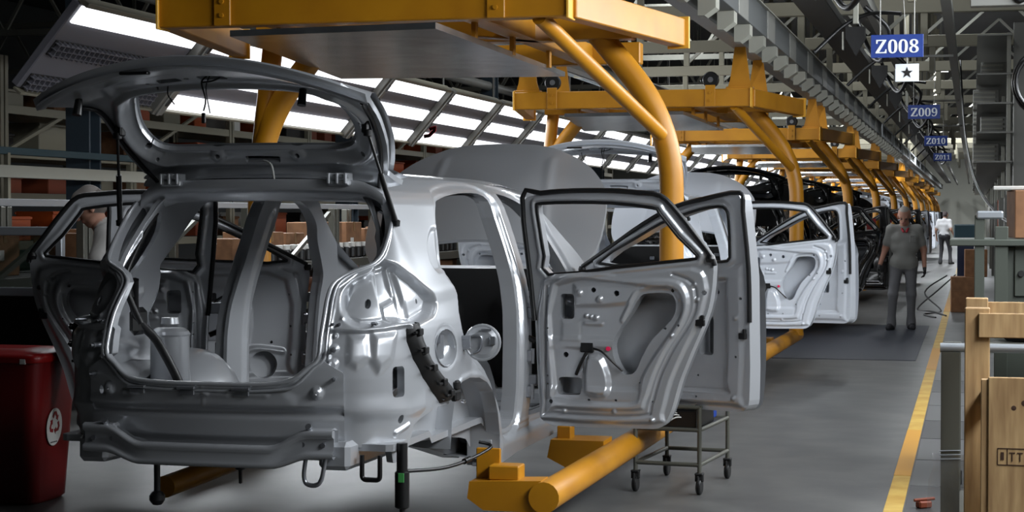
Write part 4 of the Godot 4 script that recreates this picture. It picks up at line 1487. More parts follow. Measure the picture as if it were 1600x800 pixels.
func overhead() -> void:
	# conveyor track on the right of the carriers: a girder and a boxed cable duct with brackets below
	for x in [-2.33, -4.62]:
		var b := MB.new()
		b.box(Vector3(x, 3.53, -58.5), Vector3(.13, .018, 116))
		b.box(Vector3(x, 3.33, -58.5), Vector3(.15, .02, 116))
		b.box(Vector3(x, 3.43, -58.5), Vector3(.016, .2, 116))
		var o := part("conveyor_rail", b, M.beam_grey)
		tag(o, "grey steel conveyor girder carrying the hangers on the aisle side" if x > -3 else "grey steel conveyor girder carrying the hangers on the far side", "conveyor rail")
		b = MB.new()
		b.box(Vector3(x - .06, 3.43, -58.5), Vector3(.05, .12, 116))
		part("chain_channel", b, M.dark, o)
	var duct := thing("cable_duct", "long grey boxed cable duct with pale covers above the carriers", "cable duct", Vector3(-1.94, 3.365, 0))
	var b2 := MB.new()
	b2.box(Vector3(0, 0, -58.5), Vector3(.17, .25, 116), .004)
	part("duct_body", b2, M.duct_grey, duct)
	for k in 30:
		b2 = MB.new()
		b2.box(Vector3(.088, .0, -(8.6 + k * 2.1)), Vector3(.012, .262, .62), .003)
		part("duct_cover", b2, M.beam_grey, duct)
	b2 = MB.new()
	b2.box(Vector3(.095, .13, -58.5), Vector3(.03, .012, 116))
	part("duct_edge", b2, M.pale, duct)
	for k in 6:
		b2 = MB.new()
		var z0 := -(38.0 + k * 5.6)
		for e in [.12, -.12]: b2.box(Vector3(.11, e, z0 - 2.3), Vector3(.02, .03, 4.6))
		for e in [0.0, -4.6]: b2.box(Vector3(.11, 0, z0 + e), Vector3(.02, .26, .25))
		part("marker_frame", b2, M.sign_white, duct)
	for k in 40:
		b2 = MB.new()
		b2.prism(pv([-.06, 0, .075, 0, .075, -.09, -.01, -.15, -.06, -.15]), -.10, .10)
		var br := part("duct_bracket", b2, M.pale, duct)
		br.position = Vector3(.0, -.125, -(8.2 + k * 1.05))
	# flat tray right of the duct
	b2 = MB.new()
	b2.box(Vector3(-1.50, 3.62, -58.5), Vector3(.30, .03, 116))
	b2.box(Vector3(-1.35, 3.65, -58.5), Vector3(.015, .08, 116))
	tag(part("cable_tray", b2, M.duct_grey), "flat grey cable tray running beside the boxed duct", "cable tray")
	# gantry frames that carry it all
	var gan: Node3D = null
	for k in 16:
		var d := 12.5 + k * 4.25
		if gan == null:
			gan = Node3D.new(); gan.name = numbered("gantry_frame"); add_child(gan)
			var b := MB.new()
			b.box(Vector3(-2.2, 3.98, 0), Vector3(8.6, .16, .12), .006)
			part("cross_beam", b, M.beige, gan)
			for x in [-4.62, -2.33, -1.94, -.55, .9]:
				b = MB.new()
				b.box(Vector3(x, 3.74, 0), Vector3(.08, .40, .08), .005)
				part("drop_hanger", b, M.beige, gan)
			for x in [-4.6, -1.2, 1.9]:
				b = MB.new()
				b.box(Vector3(x, 6.05, 0), Vector3(.09, 4.1, .09), .005)
				part("ceiling_post", b, M.beige, gan)
			for x in [-4.6, -1.2]:
				b = MB.new()
				b.bar(Vector3(x, 4.1, 0), Vector3(x + 1.7, 5.6, 0), .05, .05)
				b.bar(Vector3(x + 3.2, 4.1, 0), Vector3(x + 1.7, 5.6, 0), .05, .05)
				part("truss_brace", b, M.pale, gan)
			tag(gan, "beige steel gantry frame across the line above the rails", "gantry", "gantry frames above the line")
			gan.position = Vector3(0, 0, -d)
		else: dup(gan, Vector3(0, 0, -d))
	# service rail with dark festoon cables and black hoppers above the aisle
	b2 = MB.new()
	b2.box(Vector3(-.95, 3.55, -58.5), Vector3(.08, .12, 116), .004)
	b2.box(Vector3(-.25, 3.60, -58.5), Vector3(.10, .10, 116), .004)
	tag(part("service_rail", b2, M.beam_grey), "pair of grey service rails above the aisle", "rail")
	var rng := RandomNumberGenerator.new()
	rng.seed = 21
	for k in 10:
		var d := 12.0 + k * 4.25
		var h := thing("cable_funnel", "black funnel shaped cable trolley under the service rail", "cable trolley", Vector3(-1.02, 3.15, -d), 0, "cable trolleys under the service rail")
		var b := MB.new()
		b.prism(pv([-.085, .12, .085, .12, .085, .02, 0, -.13, -.085, .02]), -.06, .06)
		part("funnel", b, M.black_plastic, h)
		b = MB.new()
		b.box(Vector3(0, .28, 0), Vector3(.05, .26, .05), .005)
		b.box(Vector3(-.11, .0, 0), Vector3(.012, .16, .1))
		part("trolley_hook", b, M.pale, h)
		b = MB.new()
		var s := rng.randf_range(.7, 1.2)
		b.tube(curve([Vector3(.08, .30, 0), Vector3(.30 * s, .10, -.1), Vector3(.22, -.15, -.25), Vector3(.10, -.05, -.5), Vector3(-.05, .30, -.9)], 5), .022, 6)
		b.tube(curve([Vector3(-.35, -.1, .1), Vector3(-.1, .14, 0), Vector3(.14 * s, .24, 0), Vector3(.4, .22, .1)], 5), .018, 6)
		part("festoon_cable", b, M.black_plastic, h)
	# far trusses, pipes and ducts under the roof
	for k in 12:
		var tr := thing("roof_truss", "pale open steel roof truss spanning the hall", "roof truss", Vector3(-13.0, 4.7, -(20.0 + k * 7.5)), 0, "roof trusses")
		var b := MB.new()
		b.bar(Vector3(-9, 0, 0), Vector3(9, 0, 0), .10, .10)
		part("bottom_chord", b, M.pale, tr)
		b = MB.new()
		b.bar(Vector3(-9, 1.0, 0), Vector3(9, 1.0, 0), .10, .10)
		part("top_chord", b, M.pale, tr)
		for i in 15:
			b = MB.new()
			b.bar(Vector3(-9 + i * 1.2, 0, 0), Vector3(-8.4 + i * 1.2, 1.0, 0), .05, .05)
			b.bar(Vector3(-8.4 + i * 1.2, 1.0, 0), Vector3(-7.8 + i * 1.2, 0, 0), .05, .05)
			part("web_brace", b, M.pale, tr)
		for x in [-8.0, 8.0]:
			b = MB.new()
			b.bar(Vector3(x, 1.0, 0), Vector3(x, 3.3, 0), .08, .08, 0, Vector3.RIGHT)
			part("truss_post", b, M.pale, tr)
	for q in [[-7.0, 4.25, .16, "teal", "round teal air duct under the roof"], [-9.3, 4.15, .09, "beam_grey", "thin grey pipe under the roof"], [-6.3, 3.95, .07, "dark", "dark pipe above the light boxes"]]:
		b2 = MB.new()
		b2.tube([Vector3(q[0], q[1], -10), Vector3(q[0], q[1], -116)], q[2], 12)
		var o := part("roof_pipe", b2, M[q[3]])
		tag(o, q[4], "pipe")
		for k in 12:
			b2 = MB.new()
			b2.tube([Vector3(q[0], q[1], -(14.0 + k * 8)), Vector3(q[0], 8.0, -(14.0 + k * 8))], .012, 6)
			part("pipe_hanger", b2, M.beam_grey, o)

# ---------------------------------------------------------------- carriers and cars
const PITCH := 8.5

func make_carrier() -> Node3D:
	var r := thing("overhead_carrier", "yellow overhead carrier holding the silver body", "conveyor carrier", Vector3(-3.44, 0, -9.86), 0, "yellow carriers along the line")
	var b := MB.new()
	b.box(Vector3(0, 2.80, 0), Vector3(2.48, .18, .13), .008)
	part("cross_beam", b, M.yellow, r)
	b = MB.new()
	b.box(Vector3(-.1, 2.80, -3.3), Vector3(2.3, .16, .13), .008)
	part("cross_beam", b, M.yellow, r)
	for x in [-.62, .62]:
		b = MB.new()
		b.box(Vector3(x, 2.80, -1.65), Vector3(.14, .14, 3.2), .006)
		part("long_beam", b, M.yellow, r)
	b = MB.new()
	b.bar(Vector3(-.55, 2.79, -.1), Vector3(.75, 2.79, -1.6), .12, .12, .005)
	part("diagonal_beam", b, M.yellow, r)
	b = MB.new()
	b.box(Vector3(0, 2.82, -1.64), Vector3(2.6, .16, .16), .006)
	part("post_beam", b, M.yellow, r)
	for sg in [-1.0, 1.0]:
		b = MB.new()
		b.bar(Vector3(sg * 1.22, 2.80, -.04), Vector3(sg * 1.55, 2.80, -1.87), .11, .18, .006)
		part("splayed_arm", b, M.yellow, r)
		b = MB.new()
		b.box(Vector3(sg * 1.555, 2.80, -1.88), Vector3(.15, .21, .02), .003, Basis(Vector3.UP, sg * -.18))
		part("end_plate", b, M.yellow_edge, r)
		b = MB.new()
		b.box(Vector3(sg * 1.245, 2.80, .0), Vector3(.016, .20, .17), .003)
		part("end_plate", b, M.yellow_edge, r)
		# bent main tube, brace and low tube
		b = MB.new()
		var px := 1.55 if sg > 0 else -1.31
		b.tube(bent([Vector3(px - sg * .55, 2.86, -1.64), Vector3(px, 2.19, -1.64), Vector3(px, .27, -1.64)], .42, 9), .079, 18)
		part("main_post", b, M.yellow, r)
		b = MB.new()
		if sg > 0: b.tube([Vector3(1.06, 2.72, -.02), Vector3(1.50, 2.12, -1.52)], .046, 14)
		else: b.tube([Vector3(-1.22, 2.78, -1.68), Vector3(-1.305, 1.95, -1.64)], .07, 14)
		part("brace_tube", b, M.yellow, r)
		b = MB.new()
		b.tube([Vector3(px - sg * .05, .275, 1.72 if sg > 0 else -.3), Vector3(px - sg * .03, .25, -2.1)], .074, 18)
		part("low_tube", b, M.yellow, r)
		# sill supports
		if sg > 0:
			b = MB.new()
			b.prism(pv([.02, .075, -.33, .06, -.34, -.02, -.26, -.075, .02, -.075]), -.075, .075)
			b.box(Vector3(-.17, .10, -.02), Vector3(.15, .07, .12), .006)
			b.box(Vector3(-.27, .13, -.06), Vector3(.12, .15, .02), .004)
			part("sill_support", b, M.yellow, r).position = Vector3(1.46, .275, 1.62)
		b = MB.new()
		b.prism(pv([.0, .08, -.30, .08, -.32, -.02, -.20, -.08, .0, -.07]), -.12, .12)
		b.box(Vector3(-.24, .11, .0), Vector3(.08, .08, .1), .006)
		var s2 := part("sill_support", b, M.yellow, r)
		s2.transform = Transform3D(Basis.IDENTITY if sg > 0 else Basis(Vector3.UP, PI), Vector3(sg * 1.47, .27, .05 if sg > 0 else -1.0))
		# hanger plates up to the girder
		for z in [-.05, -1.65]:
			b = MB.new()
			b.prism(pv([-.13, 0, .13, 0, .10, .10, .055, .43, -.055, .43, -.10, .10]), -.012, .012)
			b.box(Vector3(0, .012, 0), Vector3(.28, .024, .12), .003)
			var h := part("hanger_plate", b, M.yellow, r)
			h.position = Vector3(sg * 1.12, 2.89, z)
		# roller bracket on the beam
		b = MB.new()
		b.box(Vector3(sg * .83, 2.82, .075), Vector3(.105, .22, .018), .004)
		var rb := part("roller_bracket", b, M.yellow, r)
		b = MB.new()
		for e in [.03, -.05]:
			b = MB.new()
			b.tube([Vector3(sg * .83, 2.82 + e, .08), Vector3(sg * .83, 2.82 + e, .098)], .014, 8)
			part("bracket_bolt", b, M.yellow, rb)
		b = MB.new()
		b.lathe([Vector2(.0, -.03), Vector2(.075, -.03), Vector2(.085, -.02), Vector2(.085, .02), Vector2(.075, .03), Vector2(.0, .03)], 18, Transform3D(Basis(Vector3.RIGHT, PI / 2), Vector3(sg * .83, 2.985, .03)))
		var rl := part("roller", b, M.black_plastic, r)
		b = MB.new()
		b.lathe([Vector2(.0, .035), Vector2(.028, .035), Vector2(.03, .028)], 12, Transform3D(Basis(Vector3.RIGHT, PI / 2), Vector3(sg * .83, 2.985, .03)))
		part("roller_hub", b, M.steel, rl)
	# inner support tube below the far side of the body
	b = MB.new()
	b.tube([Vector3(-.44, .25, 1.70), Vector3(-.50, .25, .3)], .055, 16)
	part("inner_support_tube", b, M.yellow, r)
	b = MB.new()
	b.bar(Vector3(-1.5, .25, .35), Vector3(-.45, .25, .35), .09, .09, .005)
	part("inner_support_arm", b, M.yellow, r)
	# folded steel drip tray below the beams
	b = MB.new()
	var pn := [Vector3(-.60, 2.60, .50), Vector3(.64, 2.60, .62), Vector3(.58, 2.60, -2.80), Vector3(-1.06, 2.60, -2.60)]
	b.face(pn, Vector3.DOWN)
	var up: Array = []
	for q in pn: up.append(q + Vector3(0, .035, 0))
	b.face(up, Vector3.UP)
	for i in 4: b.face([pn[i], pn[(i + 1) % 4], up[(i + 1) % 4], up[i]], (pn[i] + pn[(i + 1) % 4]) * .5 - Vector3(-.1, 2.6, -1.1))
	var tr := part("drip_tray", b, M.galv, r)
	tr.set_meta("label", "galvanised sheet drip tray")
	for z in [-.3, -1.2, -2.2]:
		for x in [-.62, .60]:
			b = MB.new()
			b.box(Vector3(x, 2.68, z), Vector3(.03, .13, .05), .003)
			part("tray_strap", b, M.yellow, r)
	return r

func line() -> void:
	var car := make_car()
	var carrier := make_carrier()
	for k in range(1, 12):
		var c := dup(carrier, carrier.position + Vector3(0, 0, -PITCH * k), 0, ["", "yellow overhead carrier holding the white body behind the silver one", "yellow overhead carrier holding the first black body", "yellow overhead carrier holding the second black body", "yellow overhead carrier holding the third black body", "yellow overhead carrier holding the far silver body", "yellow overhead carrier after the far silver body"][k] if k < 7 else "yellow overhead carrier far down the line", "yellow carriers along the line")
	var kinds := ["", "white", "black", "black", "black", "silver", "white", "white", "black", "silver"]
	for k in range(1, 10):
		var lab: String = ["", "white hatchback body shell behind the silver one, tailgate and doors open", "glossy black hatchback body shell next after the white one", "glossy black body shell after the first black one", "third glossy black body shell in the line", "silver body shell far down the line after the black ones", "white body shell next after the far silver one", "second white body shell after the far silver one", "black body shell beyond the far white ones", "last silver body shell of the line"][k]
		var c := dup(car, car.position + Vector3(0, 0, -PITCH * k), 0, lab, "car bodies hanging in the line")
		if kinds[k] == "white": repaint(c, {M.silver: M.white})
		if kinds[k] == "black":
			repaint(c, {M.silver: M.gloss_black})

# ---------------------------------------------------------------- people
# bones: [a, b, ra, rb, colour]; one continuous skin over all of them
func flesh(bones: Array, cell: float, k: float, st: MB, cols: PackedColorArray) -> void:
	var lo := Vector3(1e9, 1e9, 1e9)
	var hi := -lo
	for q in bones:
		var r: float = maxf(q[2], q[3]) + k * 4.0 + cell * 2.0
		for p in [q[0], q[1]]:
			lo = lo.min(p - Vector3(r, r, r)); hi = hi.max(p + Vector3(r, r, r))
	var nx := int((hi.x - lo.x) / cell) + 2
	var ny := int((hi.y - lo.y) / cell) + 2
	var nz := int((hi.z - lo.z) / cell) + 2
	var f := PackedFloat32Array()
	f.resize(nx * ny * nz)
	for q in bones:
		var a: Vector3 = q[0]
		var b: Vector3 = q[1]
		var ra: float = q[2]
		var rb: float = q[3]
		var m := maxf(ra, rb) + k * 3.5
		var d := b - a
		var l2 := maxf(d.length_squared(), 1e-9)
		var c0 := (a.min(b) - Vector3(m, m, m) - lo) / cell
		var c1 := (a.max(b) + Vector3(m, m, m) - lo) / cell
		for z in range(maxi(int(c0.z), 0), mini(int(c1.z) + 2, nz)):
			for y in range(maxi(int(c0.y), 0), mini(int(c1.y) + 2, ny)):
				var at := (z * ny + y) * nx
				for x in range(maxi(int(c0.x), 0), mini(int(c1.x) + 2, nx)):
					var p := lo + Vector3(x, y, z) * cell - a
					var t := clampf(p.dot(d) / l2, 0.0, 1.0)
					var e := (p - d * t).length() - lerpf(ra, rb, t)
					if e < k * 4.0: f[at + x] += exp(-e / k)
	# surface nets on log(f) = 0
	var id := {}
	var base := st.v.size()
	var sx := 1
	var sy := nx
	var sz := nx * ny
	var off := [0, sx, sy, sx + sy, sz, sz + sx, sz + sy, sz + sx + sy]
	var cells: Array = []
	for z in nz - 1:
		for y in ny - 1:
			for x in nx - 1:
				var at := z * sz + y * sy + x
				var n := 0
				for o in off:
					if f[at + o] > 1.0: n += 1
				if n == 0 or n == 8: continue
				var acc := Vector3.ZERO
				var c := 0
				for e in [[0, 1], [2, 3], [4, 5], [6, 7], [0, 2], [1, 3], [4, 6], [5, 7], [0, 4], [1, 5], [2, 6], [3, 7]]:
					var g0: float = f[at + off[e[0]]]
					var g1: float = f[at + off[e[1]]]
					if (g0 > 1.0) == (g1 > 1.0): continue
					var l0 := log(maxf(g0, 1e-4))
					var l1 := log(maxf(g1, 1e-4))
					var t := l0 / (l0 - l1)
					var p0 := Vector3(e[0] & 1, (e[0] >> 1) & 1, e[0] >> 2)
					var p1 := Vector3(e[1] & 1, (e[1] >> 1) & 1, e[1] >> 2)
					acc += p0.lerp(p1, t); c += 1
				id[at] = st.v.size()
				var w := lo + (Vector3(x, y, z) + acc / c) * cell
				st.v.append(w)
				st.n.append(Vector3.ZERO)
				var best := 1e9
				var col := Color.WHITE
				for q in bones:
					var d: Vector3 = q[1] - q[0]
					var t := clampf((w - q[0]).dot(d) / maxf(d.length_squared(), 1e-9), 0.0, 1.0)
					var e: float = (w - q[0] - d * t).length() - lerpf(q[2], q[3], t)
					if e < best:
						best = e; col = q[4]
				cols.append(col)
				cells.append([x, y, z, at])
	var acc_n := {}
	for c in cells:
		var at: int = c[3]
		for ax in 3:
			var o1: int = [sx, sy, sz][ax]
			var ou: int = [sy, sz, sx][ax]
			var ow: int = [sz, sx, sy][ax]
			if (f[at] > 1.0) == (f[at + o1] > 1.0): continue
			if not (id.has(at) and id.has(at - ou) and id.has(at - ou - ow) and id.has(at - ow)): continue
			var q := [id[at], id[at - ou], id[at - ou - ow], id[at - ow]]
			if f[at] > 1.0: q.reverse()
			st.ix.append_array([q[0], q[1], q[2], q[0], q[2], q[3]])
			var nr := (st.v[q[2]] - st.v[q[0]]).cross(st.v[q[1]] - st.v[q[0]]) + (st.v[q[3]] - st.v[q[0]]).cross(st.v[q[2]] - st.v[q[0]])
			for i in q: st.n[i] += nr
	for i in range(base, st.n.size()): st.n[i] = st.n[i].normalized()

func hand_bones(w: Vector3, dir: Vector3, palm: Vector3, c: Color, side: float) -> Array:
	# w wrist, dir towards the fingers, palm the way the palm looks
	var x := dir.cross(palm).normalized() * side
	var o: Array = []
	for i in 4:
		var e := (i - 1.5) * .021
		o.append([w, w + dir * .085 + x * e, .022, .013, c])
		var k0 := w + dir * .09 + x * e
		var l: float = [.036, .042, .040, .030][i]
		var k1 := k0 + (dir * .85 + palm * .5).normalized() * l
		var k2 := k1 + (dir * .4 + palm * .9).normalized() * l * .8
		o.append([k0, k1, .0095, .009, c]); o.append([k1, k2, .009, .0075, c])
	var t0 := w + dir * .03 - x * .025
	var t1 := t0 + (dir * .6 - x * .7 + palm * .3).normalized() * .045
	o.append([t0, t1, .014, .011, c]); o.append([t1, t1 + (dir * .8 + palm * .5).normalized() * .035, .0105, .009, c])
	return o

func person(called: String, label: String, at: Vector3, turn: float, J: Dictionary, C: Dictionary, cell := .014, group := "") -> MeshInstance3D:
	# J: joints in metres, the figure looks along +z
	var b: Array = []
	var sh: Color = C.shirt
	var tr: Color = C.trousers
	var sk: Color = C.skin
	b.append([J.hip + Vector3(-.07, 0, 0), J.hip + Vector3(.07, 0, 0), .115, .115, tr])
	b.append([J.hip + Vector3(0, .10, .01), J.chest + Vector3(0, -.14, .01), .135, .13, sh])
	b.append([J.hip + Vector3(-.065, .03, .02), J.hip + Vector3(.065, .03, .02), .122, .122, sh])
	b.append([J.chest + Vector3(-.075, -.02, 0), J.chest + Vector3(.075, -.02, 0), .12, .12, sh])
	b.append([J.chest + Vector3(-.09, -.14, 0), J.chest + Vector3(.09, -.14, 0), .105, .105, sh])
	b.append([J.ls, J.rs, .068, .068, sh])
	b.append([J.chest + Vector3(0, .12, -.01), J.neck, .085, .06, sh])
	b.append([J.neck, J.head + Vector3(0, -.05, 0), .054, .052, sk])
	for s in ["l", "r"]:
		b.append([J[s + "s"], J[s + "e"].lerp(J[s + "s"], .35), .064, .062, sh])
		b.append([J[s + "e"].lerp(J[s + "s"], .35), J[s + "e"], .046, .040, sk if C.get("short", true) else sh])
		b.append([J[s + "e"], J[s + "w"], .041, .029, sk if C.get("short", true) else sh])
		b.append([J[s + "h"], J[s + "k"], .092, .066, tr])
		b.append([J[s + "k"], J[s + "a"], .066, .052, tr])
		b.append([J[s + "a"] + Vector3(0, -.01, 0), J[s + "a"] + Vector3(0, .05, 0), .058, .055, tr])
		var toe: Vector3 = J[s + "t"]
		b.append([J[s + "a"] + Vector3(0, -.05, -.03), toe, .043, .036, C.shoes])
		b.append([J[s + "a"] + Vector3(0, -.055, -.04), J[s + "a"] + Vector3(0, 0, 0), .042, .045, C.shoes])
	var st := MB.new()
	var cols := PackedColorArray()
	flesh(b, cell, .014, st, cols)
	# head: skull, jaw, nose, ears, brow, hair
	var h: Vector3 = J.head
	var fwd: Vector3 = J.get("face", Vector3(0, 0, 1))
	var rt := Vector3.UP.cross(fwd).normalized()
	var up := fwd.cross(rt)
	var hb: Array = []
	hb.append([h + up * .045 - fwd * .015, h + up * .045 + fwd * .025, .080, .074, sk])
	hb.append([h + fwd * .035 + up * .0, h - up * .075 + fwd * .048, .062, .040, sk])
	hb.append([h - up * .07 - rt * .03 + fwd * .03, h - up * .07 + rt * .03 + fwd * .03, .032, .032, sk])
	hb.append([h + fwd * .098 + up * .02, h + fwd * .116 - up * .02, .010, .015, sk])
	hb.append([h + fwd * .088 + up * .035 - rt * .04, h + fwd * .088 + up * .035 + rt * .04, .014, .014, sk])
	hb.append([h + fwd * .088 - up * .052 - rt * .018, h + fwd * .088 - up * .052 + rt * .018, .009, .009, C.get("lip", Color(.30, .12, .10))])
	for e in [-1.0, 1.0]:
		hb.append([h + rt * e * .081 - fwd * .005 + up * .02, h + rt * e * .082 - fwd * .005 - up * .02, .014, .011, sk])
		hb.append([h + rt * e * .031 + fwd * .089 + up * .014, h + rt * e * .031 + fwd * .091 + up * .014, .009, .009, Color(.03, .03, .03)])
	var hc: Color = C.hair
	hb.append([h + up * .055 - fwd * .04, h + up * .01 - fwd * .045, .078, .070, hc])
	hb.append([h + up * .075 - fwd * .02, h + up * .078 + fwd * .02, .066, .056, hc])
	if C.has("cap"):
		hb.append([h + up * .085 - fwd * .02, h + up * .08 + fwd * .03, .082, .078, C.cap])
		hb.append([h + up * .06 + fwd * .09 - rt * .035, h + up * .06 + fwd * .09 + rt * .035, .018, .018, C.cap])
		hb.append([h + up * .05 + fwd * .125 - rt * .025, h + up * .05 + fwd * .125 + rt * .025, .013, .013, C.cap])
	hb.append([h - up * .06, J.neck, .055, .056, sk])
	flesh(hb, cell * .5, .008, st, cols)
	for s in ["l", "r"]:
		var d: Vector3 = (J[s + "w"] - J[s + "e"]).normalized()
		flesh(hand_bones(J[s + "w"], d, J.get(s + "p", Vector3(1 if s == "l" else -1, 0, .3)).normalized(), C.get("glove", sk), 1.0 if s == "l" else -1.0), cell * .36, .004, st, cols)
	# collar
	if C.has("collar"):
		var cb: Array = []
		for e in [-1.0, 1.0]: cb.append([J.neck + Vector3(e * .066, .0, -.02), J.neck + Vector3(e * .022, -.085, .105), .019, .017, C.collar])
		cb.append([J.neck + Vector3(-.062, -.005, -.03), J.neck + Vector3(.062, -.005, -.03), .017, .017, C.collar])
		flesh(cb, .008, .006, st, cols)
	var a := []
	a.resize(Mesh.ARRAY_MAX)
	a[Mesh.ARRAY_VERTEX] = st.v; a[Mesh.ARRAY_NORMAL] = st.n; a[Mesh.ARRAY_INDEX] = st.ix; a[Mesh.ARRAY_COLOR] = cols
	var me := ArrayMesh.new()
	me.add_surface_from_arrays(Mesh.PRIMITIVE_TRIANGLES, a)
	var o := put(called, me, M.person)
	o.position = at; o.rotation.y = turn
	tag(o, label, "person", group)
	return o

func people() -> void:
	var v := func(x: float, y: float, z: float) -> Vector3: return Vector3(x, y, z)
	# the man walking towards us in the aisle, head down, gloves on
	var walk := {hip = v.call(0, .92, 0), chest = v.call(0.01, 1.29, .02), neck = v.call(.01, 1.455, .03), head = v.call(0, 1.575, .085), face = Vector3(-.10, -.42, .9).normalized(),
		ls = v.call(.185, 1.40, .0), rs = v.call(-.175, 1.40, .02), le = v.call(.27, 1.12, -.03), re = v.call(-.25, 1.13, -.06), lw = v.call(.28, .87, .04), rw = v.call(-.33, .90, .05),
		lh = v.call(.095, .90, 0), rh = v.call(-.095, .90, 0), lk = v.call(.10, .50, .03), rk = v.call(-.15, .49, .12), la = v.call(.105, .09, -.06), ra = v.call(-.17, .09, .10),
		lt = v.call(.13, .035, .10), rt = v.call(-.22, .035, .26), lp = Vector3(-1, 0, .2), rp = Vector3(1, 0, .2)}
	var c1 := {shirt = Color(.17, .17, .16), trousers = Color(.105, .105, .11), skin = Color(.30, .15, .105), shoes = Color(.012, .013, .018), hair = Color(.22, .20, .18), glove = Color(.012, .012, .013), collar = Color(.28, .02, .03)}
	var w := person("person", "worker in grey polo shirt with red collar and grey trousers walking in aisle", Vector3(-.93, 0, -25.58), deg_to_rad(4), walk, c1, .013)
	var b := MB.new()
	b.box(Vector3(.115, 1.27, .125), Vector3(.09, .10, .016), .006, Basis(Vector3.UP, .3))
	part("shirt_pocket", b, M.shirt_grey, w)
	# worker in a cap behind the far rear door
	var bow := {hip = v.call(0, .93, 0), chest = v.call(0, 1.28, .10), neck = v.call(0, 1.43, .16), head = v.call(0, 1.55, .23), face = Vector3(0, -.45, .9).normalized(),
		ls = v.call(.19, 1.38, .12), rs = v.call(-.19, 1.38, .12), le = v.call(.26, 1.13, .18), re = v.call(-.26, 1.13, .18), lw = v.call(.20, 1.02, .40), rw = v.call(-.2, 1.02, .40),
		lh = v.call(.095, .90, 0), rh = v.call(-.095, .90, 0), lk = v.call(.11, .49, .02), rk = v.call(-.11, .49, .04), la = v.call(.12, .09, -.02), ra = v.call(-.12, .09, .0),
		lt = v.call(.14, .035, .15), rt = v.call(-.14, .035, .17), lp = Vector3(-.3, -1, .2), rp = Vector3(.3, -1, .2)}
	var c2 := {shirt = Color(.24, .235, .22), trousers = Color(.09, .09, .10), skin = Color(.26, .13, .09), shoes = Color(.012, .013, .018), hair = Color(.08, .07, .06), cap = Color(.16, .145, .13)}
	person("person", "worker in khaki cap and pale shirt bending behind the open far rear door", Vector3(-5.95, .0, -11.9), deg_to_rad(-70), bow, c2, .014).scale = Vector3.ONE * 1.06
	# worker in black reaching into the front of the car
	var reach := {hip = v.call(0, .86, -.12), chest = v.call(0, 1.06, .16), neck = v.call(0, 1.12, .34), head = v.call(0, 1.16, .47), face = Vector3(0, -.75, .66).normalized(),
		ls = v.call(.19, 1.12, .24), rs = v.call(-.19, 1.12, .24), le = v.call(.24, 1.06, .50), re = v.call(-.24, 1.10, .50), lw = v.call(.16, 1.14, .74), rw = v.call(-.2, 1.20, .74),
		lh = v.call(.095, .84, -.12), rh = v.call(-.095, .84, -.12), lk = v.call(.11, .47, .0), rk = v.call(-.11, .47, .02), la = v.call(.12, .09, -.14), ra = v.call(-.12, .09, -.12),
		lt = v.call(.14, .035, .03), rt = v.call(-.14, .035, .05), lp = Vector3(-.3, -1, .2), rp = Vector3(.3, -1, .2)}
	var c3 := {shirt = Color(.014, .014, .016), trousers = Color(.02, .02, .025), skin = Color(.30, .15, .10), shoes = Color(.012, .012, .013), hair = Color(.03, .025, .02)}
	person("person", "worker in black shirt leaning in at the far front of the silver body", Vector3(-5.05, 0, -12.35), deg_to_rad(80), reach, c3, .016)
	var far := walk.duplicate()
	var c4 := {shirt = Color(.42, .42, .43), trousers = Color(.02, .02, .025), skin = Color(.30, .17, .12), shoes = Color(.012, .012, .013), hair = Color(.04, .03, .03)}
	person("person", "worker in white shirt and black trousers far down the aisle", Vector3(-.90, 0, -60), deg_to_rad(160), far, c4, .03)

# ---------------------------------------------------------------- things around the line
func text(s: String, size: float, depth: float, font := "Droid Serif", bold := true) -> TextMesh:
	var t := TextMesh.new()
	var f := SystemFont.new()
	f.font_names = PackedStringArray([font])
	f.font_weight = 700 if bold else 400
	t.font = f; t.text = s
	t.font_size = 64; t.pixel_size = size / 64.0; t.depth = depth; t.curve_step = 1.0
	return t

func signs() -> void:
	var names := ["Z008", "Z009", "Z010", "Z011"]
	for i in 4:
		var s := thing("station_sign", "blue station sign reading %s in white letters above the aisle" % names[i], "sign", Vector3(-.535 - i * .03, 2.815, -(13.2 + PITCH * i)), 0, "blue station signs above the aisle")
		var b := MB.new()
		b.box(Vector3.ZERO, Vector3(.37, .165, .012), .002)
		part("sign_plate", b, M.sign_blue, s)
		var tx := put("sign_text", text(names[i], .135, .004), M.sign_white, s)
		tx.position = Vector3(0, -.004, .009)
		b = MB.new()
		for x in [-.12, .12]: b.tube([Vector3(x, .08, 0), Vector3(x, .65, 0)], .004, 6)
		part("sign_wire", b, M.beam_grey, s)
		b = MB.new()
		b.box(Vector3(-.065 + i * .03, .655, 0), Vector3(.74, .03, .03), .003)
		part("hanger_bar", b, M.beam_grey, s)
	var st := thing("star_sign", "small white plate with a black star below the first station sign", "sign", Vector3(-.475, 2.645, -13.5))
	var b := MB.new()
	b.box(Vector3.ZERO, Vector3(.17, .13, .01), .002)
	part("sign_plate", b, M.sign_white, st)
	var p := PackedVector2Array()
	for k in 10:
		var a := PI / 2 + TAU * k / 10.0
		p.append(Vector2(cos(a), sin(a)) * (.044 if k % 2 == 0 else .018))
	b = MB.new()
	b.prism(p, .005, .008)
	part("star", b, M.black_plastic, st)
	b = MB.new()
	b.tube([Vector3(0, .06, 0), Vector3(0, .10, 0)], .004, 6)
	b.tube([Vector3(0, .10, 0), Vector3(-.05, .95, .1)], .003, 6)
	part("sign_wire", b, M.beam_grey, st)

